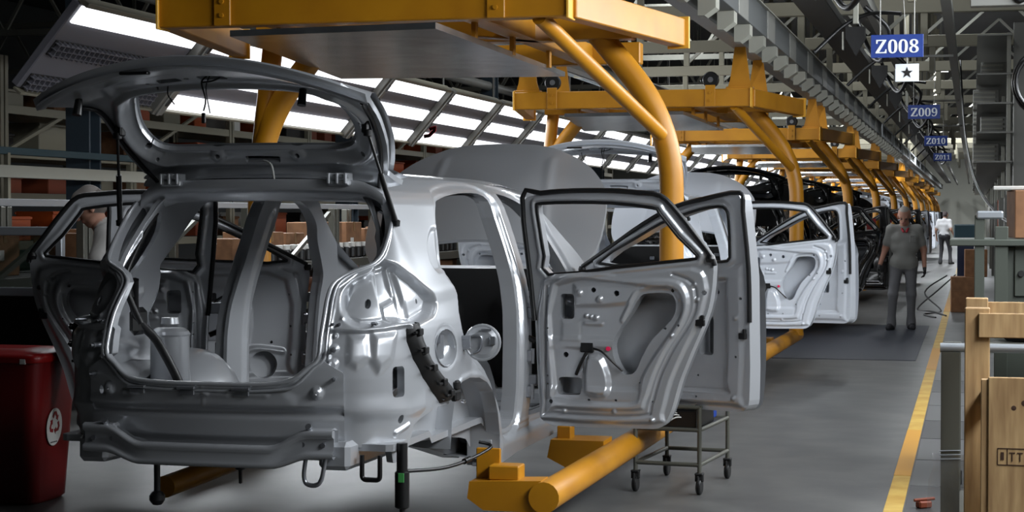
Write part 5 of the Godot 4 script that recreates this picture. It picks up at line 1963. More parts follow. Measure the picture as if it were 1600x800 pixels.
func waste_bin() -> void:
	var r := thing("waste_bin", "dark red plastic waste bin with a white recycling label", "waste bin", Vector3(-5.42, 0, -9.05), 0)
	var b := MB.new()
	var ring := func(h: float, hx: float, hz: float) -> Array:
		var row: Array = []
		for p in round_poly(rect(-hx, -hz, hx, hz), .08 if hx > .1 else .004, 4): row.append(Vector3(p.x, h, p.y))
		row.append(row[0])
		return row
	b.loft([ring.call(0.0, .41, .19), ring.call(.02, .43, .205), ring.call(.70, .475, .24), ring.call(.80, .48, .245)], true)
	part("bin_body", b, M.red_bin, r)
	b = MB.new()
	b.loft([ring.call(.79, .49, .255), ring.call(.815, .495, .26), ring.call(.84, .485, .25), ring.call(.855, .40, .18), ring.call(.86, .33, .13), ring.call(.845, .30, .10), ring.call(.845, .02, .02)], true)
	part("bin_lid", b, M.red_bin_lid, r)
	b = MB.new()
	b.box(Vector3(.40, .80, .255), Vector3(.035, .03, .01), .002)
	part("lid_clip", b, M.white_plastic, r)
	# label: white oval, three bent arrows, a line of small print
	var lb := MB.new()
	var ov := circle(Vector2.ZERO, .085, 28, .105)
	lb.prism(ov, 0, .003)
	var l := part("recycling_label", lb, M.white_plastic, r)
	l.transform = Transform3D(Basis(Vector3.UP, PI / 2) * Basis(Vector3.RIGHT, .066), Vector3(.463, .42, .03))
	var ar := MB.new()
	for k in 3:
		var a := TAU * k / 3.0
		var rot := func(x: float, y: float) -> Vector2: return Vector2(x, y).rotated(a)
		var pl := PackedVector2Array([rot.call(-.030, .036), rot.call(-.012, .058), rot.call(.012, .058), rot.call(.030, .034), rot.call(.040, .038), rot.call(.030, .012), rot.call(.008, .024), rot.call(.016, .028), rot.call(.005, .042), rot.call(-.005, .042), rot.call(-.016, .024)])
		var flat := PackedVector2Array()
		for q in pl: flat.append(Vector2(q.x, q.y * 1.15 + .02))
		ar.prism(flat, .003, .0045)
	part("recycling_arrows", ar, M.red_bin_lid, l)
	ar = MB.new()
	for k in 4: ar.box(Vector3(-.028 + k * .019, -.085, .0035), Vector3(.014, .006, .002))
	var sp := part("label_print", ar, M.dark, l)
	sp.set_meta("kind", "stuff")

func cart() -> void:
	var r := thing("parts_trolley", "small grey tube trolley on black castors loaded with cables", "trolley", Vector3(-1.66, 0, -10.52), deg_to_rad(-6))
	var b: MB
	for x in [-.19, .19]:
		for z in [-.34, .34]:
			b = MB.new()
			b.tube([Vector3(x, .125, z), Vector3(x, .50 if z > 0 else .62, z)], .013, 8)
			part("post", b, M.trolley, r)
			b = MB.new()
			b.box(Vector3(x, .10, z), Vector3(.05, .05, .02), .003)
			b.box(Vector3(x, .12, z), Vector3(.045, .01, .05), .002)
			b.box(Vector3(x, .075, z + .02), Vector3(.008, .07, .04), .002)
			b.box(Vector3(x, .075, z - .02), Vector3(.008, .07, .04), .002)
			var cs := part("castor", b, M.dark, r)
			b = MB.new()
			b.lathe([Vector2(0, -.014), Vector2(.038, -.014), Vector2(.045, -.008), Vector2(.045, .008), Vector2(.038, .014), Vector2(0, .014)], 16, Transform3D(Basis(Vector3(0, 0, 1), PI / 2), Vector3(x, .045, z)))
			part("castor_wheel", b, M.black_plastic, cs)
	for y in [.17, .37, .50]:
		for e in [[Vector3(-.19, y, .34), Vector3(.19, y, .34)], [Vector3(-.19, y, -.34), Vector3(.19, y, -.34)], [Vector3(-.19, y, -.34), Vector3(-.19, y, .34)], [Vector3(.19, y, -.34), Vector3(.19, y, .34)]]:
			b = MB.new()
			b.tube([e[0], e[1]], .0125, 8)
			part("rail", b, M.trolley, r)
	b = MB.new()
	b.box(Vector3(0, .365, 0), Vector3(.37, .012, .67), .002)
	part("tray", b, M.dark, r)
	# cables and a black crate in the tray
	var k := thing("cable_crate", "open black crate of cable sets on the small trolley", "crate", Vector3(-1.66, .373, -10.50), deg_to_rad(-6))
	b = MB.new()
	for q in [[0, .005, .1, .33, .01, .4], [-.16, .07, .1, .01, .14, .4], [.16, .07, .1, .01, .14, .4], [0, .07, -.1, .33, .14, .01], [0, .05, .3, .33, .10, .01]]: b.box(Vector3(q[0], q[1], q[2]), Vector3(q[3], q[4], q[5]), .003)
	part("crate_shell", b, M.black_plastic, k)
	for i in 5:
		var w := thing("cable_set", "white cable looped over the edge of the black crate", "cable", Vector3(-1.70, .373, -10.50), deg_to_rad(-6), "white cables in the black crate")
		b = MB.new()
		var x := -.06 + i * .012
		b.tube(curve([Vector3(x - .06, .12 - i * .012, .31), Vector3(x + .02, .10 - i * .018, .325), Vector3(x + .10, .125 - i * .015, .32), Vector3(x + .14, .10 - i * .01, .28)], 5), .0045, 6)
		part("lead", b, M.white_plastic, w)
		b = MB.new()
		b.box(Vector3(x - .062, .12 - i * .012, .312), Vector3(.02, .012, .012), .002)
		part("plug", b, M.white_plastic, w)
	var bx := thing("parts_box", "small blue parts box at the back of the trolley tray", "box", Vector3(-1.60, .375, -10.72), deg_to_rad(-6))
	b = MB.new()
	b.box(Vector3(.02, .08, 0), Vector3(.16, .15, .14), .006)
	part("box_body", b, M.sign_blue, bx)

func rack_bay(label: String, group: String, at: Vector3, levels: Array, length: float, depth: float, m: Material) -> void:
	# a bay runs along the line (z), its front looks to the right
	var r := thing("storage_rack", label, "rack", at, 0, group)
	var top: float = levels[-1] + .55
	var b: MB
	for z in [0.0, -length]:
		for x in [0.0, -depth]:
			b = MB.new()
			b.box(Vector3(x, top * .5, z), Vector3(.07, top, .07), .004)
			part("upright", b, m, r)
	b = MB.new()
	b.bar(Vector3(0, levels[-2] if levels.size() > 1 else .3, -.1), Vector3(0, top - .05, -length + .1), .04, .04)
	part("brace", b, m, r)
	for y in levels:
		for x in [0.0, -depth]:
			b = MB.new()
			b.box(Vector3(x, y - .05, -length * .5), Vector3(.05, .10, length), .004)
			part("shelf_beam", b, m, r)
		b = MB.new()
		b.box(Vector3(-depth * .5, y - .005, -length * .5), Vector3(depth, .016, length - .05))
		part("shelf_board", b, M.dark, r)

func left_side() -> void:
	var rng := RandomNumberGenerator.new()
	rng.seed = 5
	# tall racks beyond the light boxes
	var mats := [M.rust, M.card, M.orange, M.white_plastic, M.dark, M.rust, M.orange, M.beige]
	var words := ["rust brown", "cardboard brown", "orange", "white", "black", "rust brown", "orange", "beige"]
	var shapes: Array = []
	for i in 3:
		var b := MB.new()
		var s: Vector3 = [Vector3(.45, .28, .55), Vector3(.4, .2, .4), Vector3(.5, .34, .8)][i]
		var t := .012
		b.box(Vector3(0, t * .5, 0), Vector3(s.x, t, s.z))
		for e in [[s.x * .5, 0, t, s.z], [-s.x * .5, 0, t, s.z], [0, s.z * .5, s.x, t], [0, -s.z * .5, s.x, t]]: b.box(Vector3(e[0], s.y * .5, e[1]), Vector3(e[2], s.y, e[3]), .003)
		for e in [s.x * .5 + .01, -s.x * .5 - .01]: b.box(Vector3(e, s.y - .02, 0), Vector3(.02, .03, s.z + .03), .004)
		b.box(Vector3(0, s.y * .55, 0), Vector3(s.x * .8, s.y * .7, s.z * .8), .03)
		shapes.append(b.mesh())
	for k in 12:
		var d := 15.0 + k * 3.2
		rack_bay("beige pallet rack beyond the light boxes", "beige racks beyond the light boxes", Vector3(-10.6, 0, -d), [.5, 1.30, 1.85, 2.35, 2.85], 3.1, .9, M.beige)
		for y in [1.30, 1.85, 2.35, 2.85]:
			var z := .2
			while z < 2.7:
				var i := rng.randi() % 8
				var o := put("parts_bin", shapes[rng.randi() % 3], mats[i])
				o.position = Vector3(-10.9 - rng.randf() * .2, y + .004, -(d + z + .3)); o.rotation.y = rng.randf_range(-.06, .06)
				tag(o, "%s parts bin on a beige rack shelf" % words[i], "bin", "%s bins on the beige racks" % words[i])
				z += rng.randf_range(.75, 1.3)
	# columns
	for q in [[-9.3, 17.6], [-9.3, 26.0], [-9.3, 34.4], [-9.3, 45.0]]:
		var c := thing("steel_column", "blue grey steel column between light boxes and racks", "column", Vector3(q[0], 0, -q[1]), 0, "blue grey columns")
		var b := MB.new()
		b.box(Vector3(0, 4.0, .12), Vector3(.28, 8.0, .03), .003)
		part("front_flange", b, M.blue_grey, c)
		b = MB.new()
		b.box(Vector3(0, 4.0, -.12), Vector3(.28, 8.0, .03), .003)
		part("rear_flange", b, M.blue_grey, c)
		b = MB.new()
		b.box(Vector3(0, 4.0, 0), Vector3(.02, 8.0, .22))
		part("web", b, M.blue_grey, c)
		b = MB.new()
		b.box(Vector3(0, .01, 0), Vector3(.4, .02, .4))
		part("foot_plate", b, M.blue_grey, c)
	# low flow racks and benches left of the line with boxes on them
	for k in 9:
		var d := 11.0 + k * 2.5
		rack_bay("grey low flow rack left of the line", "grey flow racks left of the line", Vector3(-6.75 - (.0 if k > 1 else .35), 0, -d), [.25, .72, 1.12], 2.4, .75, M.trolley)
		for y in [.72, 1.12]:
			var z := .18
			while z < 2.0:
				var s := Vector3(rng.randf_range(.35, .5), rng.randf_range(.22, .42) if y > 1.0 else .26, rng.randf_range(.35, .62))
				if z + s.z > 2.3: break
				var b := MB.new()
				b.box(Vector3(0, s.y * .5, 0), s, .006)
				var o := thing("cardboard_box", "brown cardboard box on a grey flow rack", "box", Vector3(-7.15 - (.0 if k > 1 else .35), y + .004, -(d + z + s.z * .5)), rng.randf_range(-.05, .05), "cardboard boxes on the flow racks")
				part("box_body", b, M.card, o)
				b = MB.new()
				b.box(Vector3(0, s.y + .001, 0), Vector3(s.x, .003, .05))
				b.box(Vector3(s.x * .5 + .001, s.y - .05, 0), Vector3(.003, .1, .05))
				part("packing_tape", b, M.tape, o)
				b = MB.new()
				b.box(Vector3(s.x * .5 + .002, s.y * .45, s.z * .15), Vector3(.003, .08, .10))
				part("box_label", b, M.white_plastic, o)
				z += s.z + rng.randf_range(.03, .2)
	# black jars with white lids in a row
	var jar: Node3D = null
	for k in 46:
		var p := Vector3(-6.83, 1.124, -(16.25 + k * .20))
		if jar == null:
			jar = thing("jar", "black jar with a white lid at the front of a flow rack", "jar", p, 0, "black jars with white lids")
			var b := MB.new()
			b.lathe([Vector2(0, 0), Vector2(.045, 0), Vector2(.05, .01), Vector2(.05, .11), Vector2(.035, .125)], 12)
			part("jar_body", b, M.black_plastic, jar)
			b = MB.new()
			b.lathe([Vector2(.04, .12), Vector2(.04, .165), Vector2(.034, .17), Vector2(0, .17)], 12)
			part("jar_lid", b, M.white_plastic, jar)
		else: dup(jar, p)
	# blue canisters, one above the other crate
	for q in [[-5.75, .78, 13.3], [-5.72, .78, 13.75]]:
		var c := thing("canister", "bright blue plastic canister with handle left of the front door", "canister", Vector3(q[0], q[1], -q[2]), .1, "blue canisters")
		var b := MB.new()
		b.box(Vector3(0, .16, 0), Vector3(.26, .32, .20), .03)
		part("canister_body", b, M.blue_plastic, c)
		b = MB.new()
		b.tube(bent([Vector3(-.07, .30, 0), Vector3(-.07, .38, 0), Vector3(.05, .38, 0), Vector3(.05, .30, 0)], .03), .014, 8)
		part("canister_handle", b, M.blue_plastic, c)
		b = MB.new()
		b.lathe([Vector2(.03, .31), Vector2(.03, .36), Vector2(0, .36)], 12, Transform3D(Basis(), Vector3(.09, 0, 0)))
		part("canister_cap", b, M.white_plastic, c)
	var tb := thing("work_stand", "low grey stand carrying the blue canisters", "stand", Vector3(-5.75, 0, -13.5))
	var b2 := MB.new()
	b2.box(Vector3(0, .76, 0), Vector3(.5, .04, .9), .004)
	part("stand_top", b2, M.trolley, tb)
	for x in [-.22, .22]:
		for z in [-.4, .4]:
			b2 = MB.new()
			b2.box(Vector3(x, .37, z), Vector3(.04, .74, .04), .003)
			part("leg", b2, M.trolley, tb)
	# screen partition with green tinted panes at the far left
	var sc := thing("screen_partition", "aluminium framed partition with dark green tinted panes", "partition", Vector3(-5.78, 0, -10.1))
	for y in [.06, .62, 1.12, 1.50]:
		b2 = MB.new()
		b2.box(Vector3(-.65, y, 0), Vector3(1.9, .055, .05), .005)
		part("frame_rail", b2, M.alu, sc)
	for x in [-1.55, -.9, .28]:
		b2 = MB.new()
		b2.box(Vector3(x, .78, 0), Vector3(.045, 1.5, .05), .005)
		part("frame_post", b2, M.alu, sc)
	for q in [[-1.22, 1.31, .62, .34], [-.31, 1.31, 1.12, .34], [-1.22, .87, .62, .46], [-.31, .87, 1.12, .46], [-1.22, .34, .62, .5], [-.31, .34, 1.12, .5]]:
		b2 = MB.new()
		b2.box(Vector3(q[0], q[1], 0), Vector3(q[2], q[3], .008))
		part("pane", b2, M.green_glass if q[1] > 1.2 else M.panel_dark, sc)
	# stack of cartons behind the partition
	for q in [[-7.20, 1.30, 10.58, .5, .38, .5], [-7.2, .92, 10.6, .6, .38, .5], [-7.72, .92, 10.55, .38, .8, .4]]:
		var c := thing("carton", "brown carton stacked behind the green partition", "box", Vector3(q[0], q[1], -q[2]), .05, "cartons behind the partition")
		b2 = MB.new()
		b2.box(Vector3(0, q[4] * .5, 0), Vector3(q[3], q[4], q[5]), .006)
		part("box_body", b2, M.card, c)
		b2 = MB.new()
		b2.box(Vector3(0, q[4] * .5, q[5] * .5 + .001), Vector3(.004, q[4], .003))
		part("box_seam", b2, M.tape, c)
	var pl := thing("pallet_stand", "dark stand below the stacked cartons", "stand", Vector3(-7.4, 0, -10.58))
	b2 = MB.new()
	b2.box(Vector3(0, .90, 0), Vector3(1.1, .04, .6), .005)
	part("stand_top", b2, M.dark, pl)
	for x in [-.5, .5]:
		for z in [-.26, .26]:
			b2 = MB.new()
			b2.box(Vector3(x, .44, z), Vector3(.05, .88, .05), .004)
			part("leg", b2, M.dark, pl)
	# trunking and pipes at head height along the racks
	var tk := thing("rack_trunking", "pale trunking and pipes on legs running along the racks at head height", "trunking", Vector3(-9.0, 0, 0))
	for q in [[.0, 2.02, .12, "pale"], [-.03, 2.22, .07, "teal"], [.10, 1.72, .07, "alu"]]:
		b2 = MB.new()
		b2.box(Vector3(q[0], q[1], -38), Vector3(.10, q[2], 60), .004)
		part("trunking_run", b2, M[q[3]], tk)
	for k in 10:
		b2 = MB.new()
		b2.box(Vector3(0, 1.1, -(9.5 + k * 6.0)), Vector3(.05, 2.2, .05), .003)
		part("support_leg", b2, M.beige, tk)

func right_side() -> void:
	var b: MB
	# timber crate frame
	var r := thing("timber_crate", "pale timber crate with knotty boards at the aisle edge", "crate", Vector3(0, 0, -7.6))
	for q in [[.02, .61, 0, .10, 1.22, .07], [1.1, .61, 0, .10, 1.22, .07], [.02, .61, -.9, .10, 1.22, .07], [1.1, .61, -.9, .10, 1.22, .07]]:
		b = MB.new()
		b.box(Vector3(q[0], q[1], q[2]), Vector3(q[3], q[4], q[5]), .004)
		part("post", b, M.wood, r)
	for q in [[.60, 1.15, .045, 1.15, .10, .025], [.60, 1.15, -.945, 1.15, .10, .025], [.56, .30, .045, 1.1, .10, .025]]:
		b = MB.new()
		b.box(Vector3(q[0], q[1], q[2]), Vector3(q[3], q[4], q[5]), .003)
		part("rail_board", b, M.wood, r)
	for i in 4:
		b = MB.new()
		b.box(Vector3(.19 + i * .265, .50, .28), Vector3(.255, .92, .022), .003)
		var bd := part("front_board", b, M.wood, r)
		for q in [[-.03, .34, .010], [.01, .36, .012], [.07, .30, .009], [.055, .24, .010], [-.09, -.15, .008]]:
			b = MB.new()
			b.lathe([Vector2(0, .001), Vector2(q[2], .0)], 10, Transform3D(Basis(Vector3.RIGHT, PI / 2), Vector3(.19 + i * .265 + q[0], .50 + q[1], .2915)))
			part("knot", b, M.knot, bd)
	for q in [[.06, .075], [1.1, .075]]:
		b = MB.new()
		b.box(Vector3(q[0], .50, .26), Vector3(.05, .9, .04), .003)
		b.box(Vector3(q[0], .85, .13), Vector3(.05, .06, .25), .003)
		part("corner_batten", b, M.wood, r)
	b = MB.new()
	for q in [[.155, .68, .11, .003], [.155, .615, .11, .003]]: b.box(Vector3(q[0], q[1], .2925), Vector3(q[2], q[3], .002))
	for x in [.10, .21, .137]: b.box(Vector3(x, .648, .2925), Vector3(.003, .066, .002))
	for q in [[.118, .65, .012, .03], [.155, .663, .022, .004], [.185, .663, .022, .004], [.155, .645, .004, .03], [.185, .645, .004, .03]]: b.box(Vector3(q[0], q[1], .2925), Vector3(q[2], q[3], .002))
	var stp := part("burnt_stamp", b, M.knot, r)
	stp.set_meta("kind", "stuff")
	# contents and wrap
	var dk := thing("foam_liner", "black foam liner inside the timber crate", "liner", Vector3(.56, .0, -8.05))
	b = MB.new()
	b.box(Vector3(0, .40, 0), Vector3(.95, .8, .7), .02)
	b.box(Vector3(-.2, .83, .1), Vector3(.4, .1, .4), .03)
	part("foam_block", b, M.black_felt, dk)
	b = MB.new()
	var g: Array = []
	var rn := RandomNumberGenerator.new()
	rn.seed = 8
	for i in 8:
		var row: Array = []
		for j in 6: row.append(Vector3(-.16 + j * .03 + rn.randf_range(-.012, .012) - .01 * i * .3, .60 - i * .055, -7.72 + rn.randf_range(-.02, .02) + .01 * j))
		g.append(row)
	b.loft(g)
	tag(part("plastic_wrap", b, M.film), "loose clear plastic film hanging by the timber crate", "plastic film")
	# tube frame behind the crate
	var f := thing("tube_frame", "grey tube frame with flat uprights behind the timber crate", "frame", Vector3(0, 0, -8.9))
	b = MB.new()
	b.tube([Vector3(-.15, .96, 0), Vector3(1.4, .96, 0)], .022, 12)
	part("top_tube", b, M.alu, f)
	for x in [-.10, 1.3]:
		b = MB.new()
		b.box(Vector3(x, .47, 0), Vector3(.09, .94, .03), .003)
		part("upright", b, M.trolley, f)
		b = MB.new()
		b.box(Vector3(x, .47, -.7), Vector3(.09, .94, .03), .003)
		part("upright", b, M.trolley, f)
	b = MB.new()
	for k in 3: b.tube([Vector3(-.15, .42 + k * .02, .02), Vector3(-.05, .425 + k * .02, .02)], .003, 5)
	part("tie_wire", b, M.alu, f)
	b = MB.new()
	b.box(Vector3(.6, .15, -.35), Vector3(1.4, .03, .7), .003)
	part("shelf", b, M.trolley, f)
	# a grey stone-like clamp on the floor
	var cl := thing("floor_clamp", "small rusty clamp lying on the floor plates", "clamp", Vector3(-.25, .008, -9.96), .6)
	b = MB.new()
	b.box(Vector3(0, .02, 0), Vector3(.08, .04, .05), .008)
	b.tube([Vector3(-.06, .045, .0), Vector3(.06, .05, .01)], .009, 7)
	part("clamp_body", b, M.rust, cl)
	var cp := thing("floor_socket", "small dark socket post at the floor plates", "socket", Vector3(-.09, .008, -10.9))
	b = MB.new()
	b.lathe([Vector2(0, .0), Vector2(.035, 0), Vector2(.035, .08), Vector2(.02, .085), Vector2(.02, .06), Vector2(0, .06)], 12)
	part("socket_body", b, M.dark, cp)
	# grey cabinet bench with uprights and a slot
	var cb := thing("bench_cabinet", "grey green steel cabinet bench with a dark slot", "cabinet", Vector3(.04, 0, -11.4))
	b = MB.new()
	b.box(Vector3(.75, .72, -.45), Vector3(1.3, 1.38, .8), .008)
	part("body", b, M.grey_green, cb)
	for q in [[.0, .8, .06, 1.60], [.13, .78, .08, 1.50], [1.45, .8, .06, 1.60]]:
		b = MB.new()
		b.box(Vector3(q[0], q[1], 0), Vector3(q[2], q[3], .06), .004)
		part("upright", b, M.grey_green, cb)
	b = MB.new()
	b.box(Vector3(.62, 1.26, -.04), Vector3(.82, .32, .02), .004)
	var dr := part("door", b, M.grey_green, cb)
	b = MB.new()
	b.lathe([Vector2(0, .02), Vector2(.018, .02), Vector2(.02, 0)], 12, Transform3D(Basis(Vector3.RIGHT, PI / 2), Vector3(.25, 1.24, -.03)))
	part("knob", b, M.dark, dr)
	b = MB.new()
	b.box(Vector3(.62, 1.43, -.4), Vector3(1.6, .04, .9), .005)
	part("worktop", b, M.grey_green, cb)
	b = MB.new()
	b.box(Vector3(.06, 1.60, 0), Vector3(.16, .05, .1), .01)
	part("clamp_head", b, M.alu, cb)
	var bag := thing("black_bag", "black bag with white stripes lying below the bench cabinet door", "bag", Vector3(.45, .86, -10.95), -.2)
	b = MB.new()
	b.box(Vector3(0, .09, 0), Vector3(.6, .18, .3), .06)
	part("bag_body", b, M.black_felt, bag)
	for k in 2:
		b = MB.new()
		b.box(Vector3(-.06 + k * .05, .12 - k * .07, .152), Vector3(.16, .022, .006), .002, Basis(Vector3(0, 0, 1), .35))
		part("bag_stripe", b, M.white_plastic, bag)
	var sh := thing("bag_shelf", "low grey shelf carrying the black bag", "shelf", Vector3(.55, 0, -10.95))
	b = MB.new()
	b.box(Vector3(0, .84, 0), Vector3(1.1, .03, .5), .003)
	part("shelf_board", b, M.trolley, sh)
	for x in [-.5, .5]:
		b = MB.new()
		b.box(Vector3(x, .41, 0), Vector3(.04, .82, .4), .003)
		part("shelf_side", b, M.trolley, sh)
	for q in [[.40, 1.455, 11.8, .34, .30, .3, .15, "closed brown carton on the bench cabinet"], [.27, 1.758, 11.85, .25, .025, .25, -.2, "flat pale carton lid on top of the closed carton"]]:
		var c := thing("bench_carton", q[7], "box", Vector3(q[0], q[1], -q[2]), q[6])
		b = MB.new()
		b.box(Vector3(0, q[4] * .5, 0), Vector3(q[3], q[4], q[5]), .005)
		part("box_body", b, M.card if q[4] > .1 else M.white_plastic, c)
		b = MB.new()
		b.box(Vector3(0, q[4] + .001, 0), Vector3(q[3], .002, .04))
		part("packing_tape", b, M.tape, c)
	# boxes and a blue stand further down the aisle edge
	for q in [[-.10, 0, 30.6, .50, .58, .5, "large brown carton standing on the floor by the yellow line"], [.05, .58, 30.7, .36, .45, .4, "smaller brown carton on the large floor carton"]]:
		var c := thing("floor_carton", q[6], "box", Vector3(q[0], q[1], -q[2]), .03)
		b = MB.new()
		b.box(Vector3(0, q[4] * .5, 0), Vector3(q[3], q[4], q[5]), .006)
		part("box_body", b, M.card, c)
		b = MB.new()
		b.box(Vector3(0, q[4] * .62, q[5] * .5 + .001), Vector3(q[3], .004, .002))
		part("box_seam", b, M.tape, c)
	var bl := thing("blue_tool_stand", "blue steel tool stand with a box on top beside the cartons", "tool stand", Vector3(-.12, 0, -32.0))
	b = MB.new()
	b.box(Vector3(0, .55, 0), Vector3(.28, 1.1, .3), .01)
	part("pedestal", b, M.blue_dark, bl)
	b = MB.new()
	b.box(Vector3(.05, 1.27, 0), Vector3(.50, .34, .4), .02)
	part("tool_box", b, M.teal, bl)
	b = MB.new()
	b.box(Vector3(.2, 1.2, .21), Vector3(.06, .08, .02), .004)
	part("paper_tag", b, M.white_plastic, bl)
	# loose cables on the floor
	for q in [[[-.55, 28.5], [-.75, 29.4], [-.5, 30.5], [-.8, 31.8], [-.45, 33.0]], [[-.4, 29.0], [-.62, 30.2], [-.9, 31.0], [-.6, 32.5], [-.3, 33.5]]]:
		b = MB.new()
		var run: Array = []
		for i in q.size(): run.append(Vector3(q[i][0], .015 if i < 3 else .015 + (i - 2) * .25, -q[i][1]))
		b.tube(curve(run, 6), .013, 6)
		tag(part("floor_cable", b, M.dark), "dark cable trailing over the floor from the blue tool stand", "cable", "cables by the tool stand")
	# tall frames on the right of the aisle
	var fr: Node3D = null
	for k in 8:
		var d := 23.3 + k * 6.4
		if fr == null:
			fr = Node3D.new(); fr.name = numbered("aisle_gantry"); add_child(fr)
			for x in [.55, 2.2]:
				b = MB.new()
				b.box(Vector3(x, 2.0, 0), Vector3(.14, 4.0, .14), .006)
				part("upright", b, M.beam_grey, fr)
			for y in [2.75, 3.15, 3.82]:
				b = MB.new()
				b.box(Vector3(1.5, y, 0), Vector3(2.0, .10, .10), .005)
				part("cross_bar", b, M.beam_grey, fr)
			tag(fr, "grey steel gantry on the right of the aisle", "gantry", "gantries right of the aisle")
			fr.position = Vector3(0, 0, -d)
		else: dup(fr, Vector3(0, 0, -d))
	# pale switch boxes stacked on the frames
	var sw: Node3D = null
	for k in 9:
		for j in 4:
			var p := Vector3(.16 + (j % 2) * .10, 2.28 + j * .36, -(25.0 + k * 4.1))
			if sw == null:
				sw = thing("switch_box", "pale slatted switch box hung on the service rack above the aisle", "switch box", p, 0, "switch boxes above the aisle")
				b = MB.new()
				b.box(Vector3(0, .14, 0), Vector3(.34, .26, .5), .008)
				part("box_body", b, M.beam_grey, sw)
				for i in 4:
					b = MB.new()
					b.box(Vector3(-.02, .05 + i * .06, .255), Vector3(.28, .028, .02), .003)
					part("slat", b, M.pale, sw)
			else: dup(sw, p)
	var up := thing("switch_rack", "thin upright rack carrying the pale switch boxes", "rack", Vector3(.3, 0, 0))
	for k in 10:
		b = MB.new()
		b.box(Vector3(.12, 2.85, -(23.0 + k * 4.1)), Vector3(.05, 2.0, .05), .003)
		part("rack_post", b, M.pale, up)
	for y in [2.26, 2.62, 2.98, 3.34, 3.82]:
		b = MB.new()
		b.box(Vector3(-.05, y, -41.5), Vector3(.42, .02, 37.2))
		part("rack_rail", b, M.beam_grey, up)
	# loop of black hose on a hook
	var hk := thing("hose_loop", "black hose hung in loops from a grey bar", "hose", Vector3(.33, 2.28, -9.6))
	b = MB.new()
	for e in [[.13, .16, 0.0], [.12, .14, .02], [.05, .055, .03]]:
		var run: Array = []
		for i in 25:
			var a := TAU * i / 24.0
			run.append(Vector3(cos(a) * e[0], sin(a) * e[1] - (.0 if e[0] > .1 else -.10), e[2]))
		b.tube(run, .012 if e[0] > .1 else .008, 7, false)
	b.tube(curve([Vector3(.10, .10, 0), Vector3(.12, .3, 0), Vector3(.10, .52, 0), Vector3(-.02, .50, 0), Vector3(-.10, .42, .0), Vector3(-.16, .50, 0)], 5), .014, 7)
	part("hose", b, M.black_plastic, hk)
	b = MB.new()
	b.box(Vector3(.45, .43, -.05), Vector3(1.6, .06, .08), .004)
	b.tube([Vector3(.0, .42, 0), Vector3(.0, .14, .0)], .006, 6)
	part("hook_bar", b, M.beam_grey, hk)
	b = MB.new()
	b.box(Vector3(1.2, -.9, -.05), Vector3(.10, 2.75, .10), .004)
	part("hook_post", b, M.beam_grey, hk)
	# orange lattice lift tower and blue board
	var lt := thing("lift_tower", "orange lattice lift tower far behind the bench", "lift tower", Vector3(.80, 0, -40.2))
	for x in [-.25, .25]:
		b = MB.new()
		b.box(Vector3(x, 1.85, 0), Vector3(.07, 3.7, .07), .003)
		part("mast", b, M.orange, lt)
	for k in 9:
		b = MB.new()
		b.box(Vector3(0, .3 + k * .4, 0), Vector3(.5, .05, .05), .003)
		part("rung", b, M.orange, lt)
	var bb := thing("blue_board", "blue notice board hung beside the orange tower", "board", Vector3(.80, 1.85, -29.83))
	b = MB.new()
	b.box(Vector3(0, .3, 0), Vector3(.36, .6, .03), .004)
	part("board_face", b, M.sign_blue, bb)
	b = MB.new()
	b.tube([Vector3(0, .6, 0), Vector3(0, .95, .04)], .01, 6)
	part("board_rod", b, M.beam_grey, bb)
	var rb := thing("red_beam", "dark red painted beam high over the aisle", "beam", Vector3(.55, 3.96, -30))
	b = MB.new()
	b.box(Vector3(.2, 0, 0), Vector3(1.1, .12, .2), .004)
	part("beam", b, M.red, rb)
	# hanging cable that swings across
	b = MB.new()
	b.tube(curve([Vector3(-.17, 3.60, -24), Vector3(-.10, 2.6, -22), Vector3(.02, 1.95, -18.5), Vector3(.18, 1.62, -15), Vector3(.33, 1.5, -12)], 8), .014, 7)
	tag(part("hanging_cable", b, M.black_plastic), "black cable sagging from the service rail to the bench cabinet", "cable")
	# parts racks far down on the right
	var rg := RandomNumberGenerator.new()
	rg.seed = 31
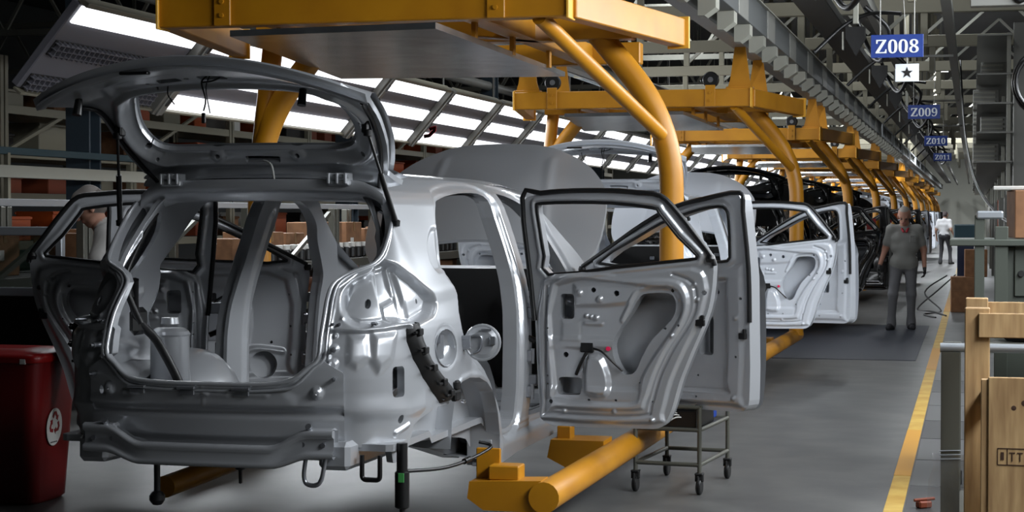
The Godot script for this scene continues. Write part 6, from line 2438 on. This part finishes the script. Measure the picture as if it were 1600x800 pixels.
	for k in 6:
		var d := 44.0 + k * 7.0
		rack_bay("beige parts rack far down on the right of the aisle", "beige racks far right of the aisle", Vector3(1.9, 0, -d), [.4, .95, 1.5, 2.05], 4.0, .9, M.beige)
		for y in [.4, .95, 1.5, 2.05]:
			for z in 4:
				var i := rg.randi() % 5
				b = MB.new()
				b.box(Vector3(0, .18, 0), Vector3(.6, .36, .7), .02)
				b.box(Vector3(0, .35, 0), Vector3(.64, .03, .74), .006)
				var o := part("tote", b, [M.card, M.rust, M.sign_blue, M.white_plastic, M.beige][i])
				o.position = Vector3(1.45, y + .004, -(d + .5 + z * .95))
				var wd: String = ["brown", "rust brown", "blue", "white", "beige"][i]
				tag(o, "%s tote on a far rack right of the aisle" % wd, "tote", "%s totes on the far right racks" % wd)
	# grey machine cladding right of the frames
	for k in 5:
		var c := thing("machine_cover", "tall grey machine cover right of the aisle", "machine", Vector3(3.5, 0, -(14.5 + k * 5.2)), 0, "machine covers right of the aisle")
		b = MB.new()
		b.box(Vector3(0, 1.3, 0), Vector3(1.8, 2.6, 3.4), .03)
		part("cover_body", b, M.grey_green, c)
		for z in [-.85, .85]:
			b = MB.new()
			b.box(Vector3(-.91, 1.3, z), Vector3(.03, 2.2, 1.5), .01)
			part("cover_door", b, M.beam_grey, c)

func sheets() -> void:
	for q in [[-1.83, 1.43, 34.0, "red", "red inspection sheet hung in the first black body's doorway"], [-1.86, 1.30, 34.02, "white_plastic", "white inspection sheet hung below the red one"], [-1.92, 1.52, 42.8, "red", "red sheet hung on the second black body"], [-1.72, 1.60, 42.8, "orange", "orange sheet hung beside the far red sheet"]]:
		var o := thing("paper_sheet", q[4], "paper", Vector3(q[0], q[1], -q[2]), .1)
		var b := MB.new()
		b.box(Vector3.ZERO, Vector3(.17, .20, .004), .001)
		part("sheet", b, M[q[3]], o)
		b = MB.new()
		b.tube([Vector3(0, .10, 0), Vector3(0, .22, -.02)], .003, 5)
		part("string", b, M.dark, o)

func surroundings() -> void:
	sheets()
	signs()
	waste_bin()
	cart()
	left_side()
	right_side()
	people()
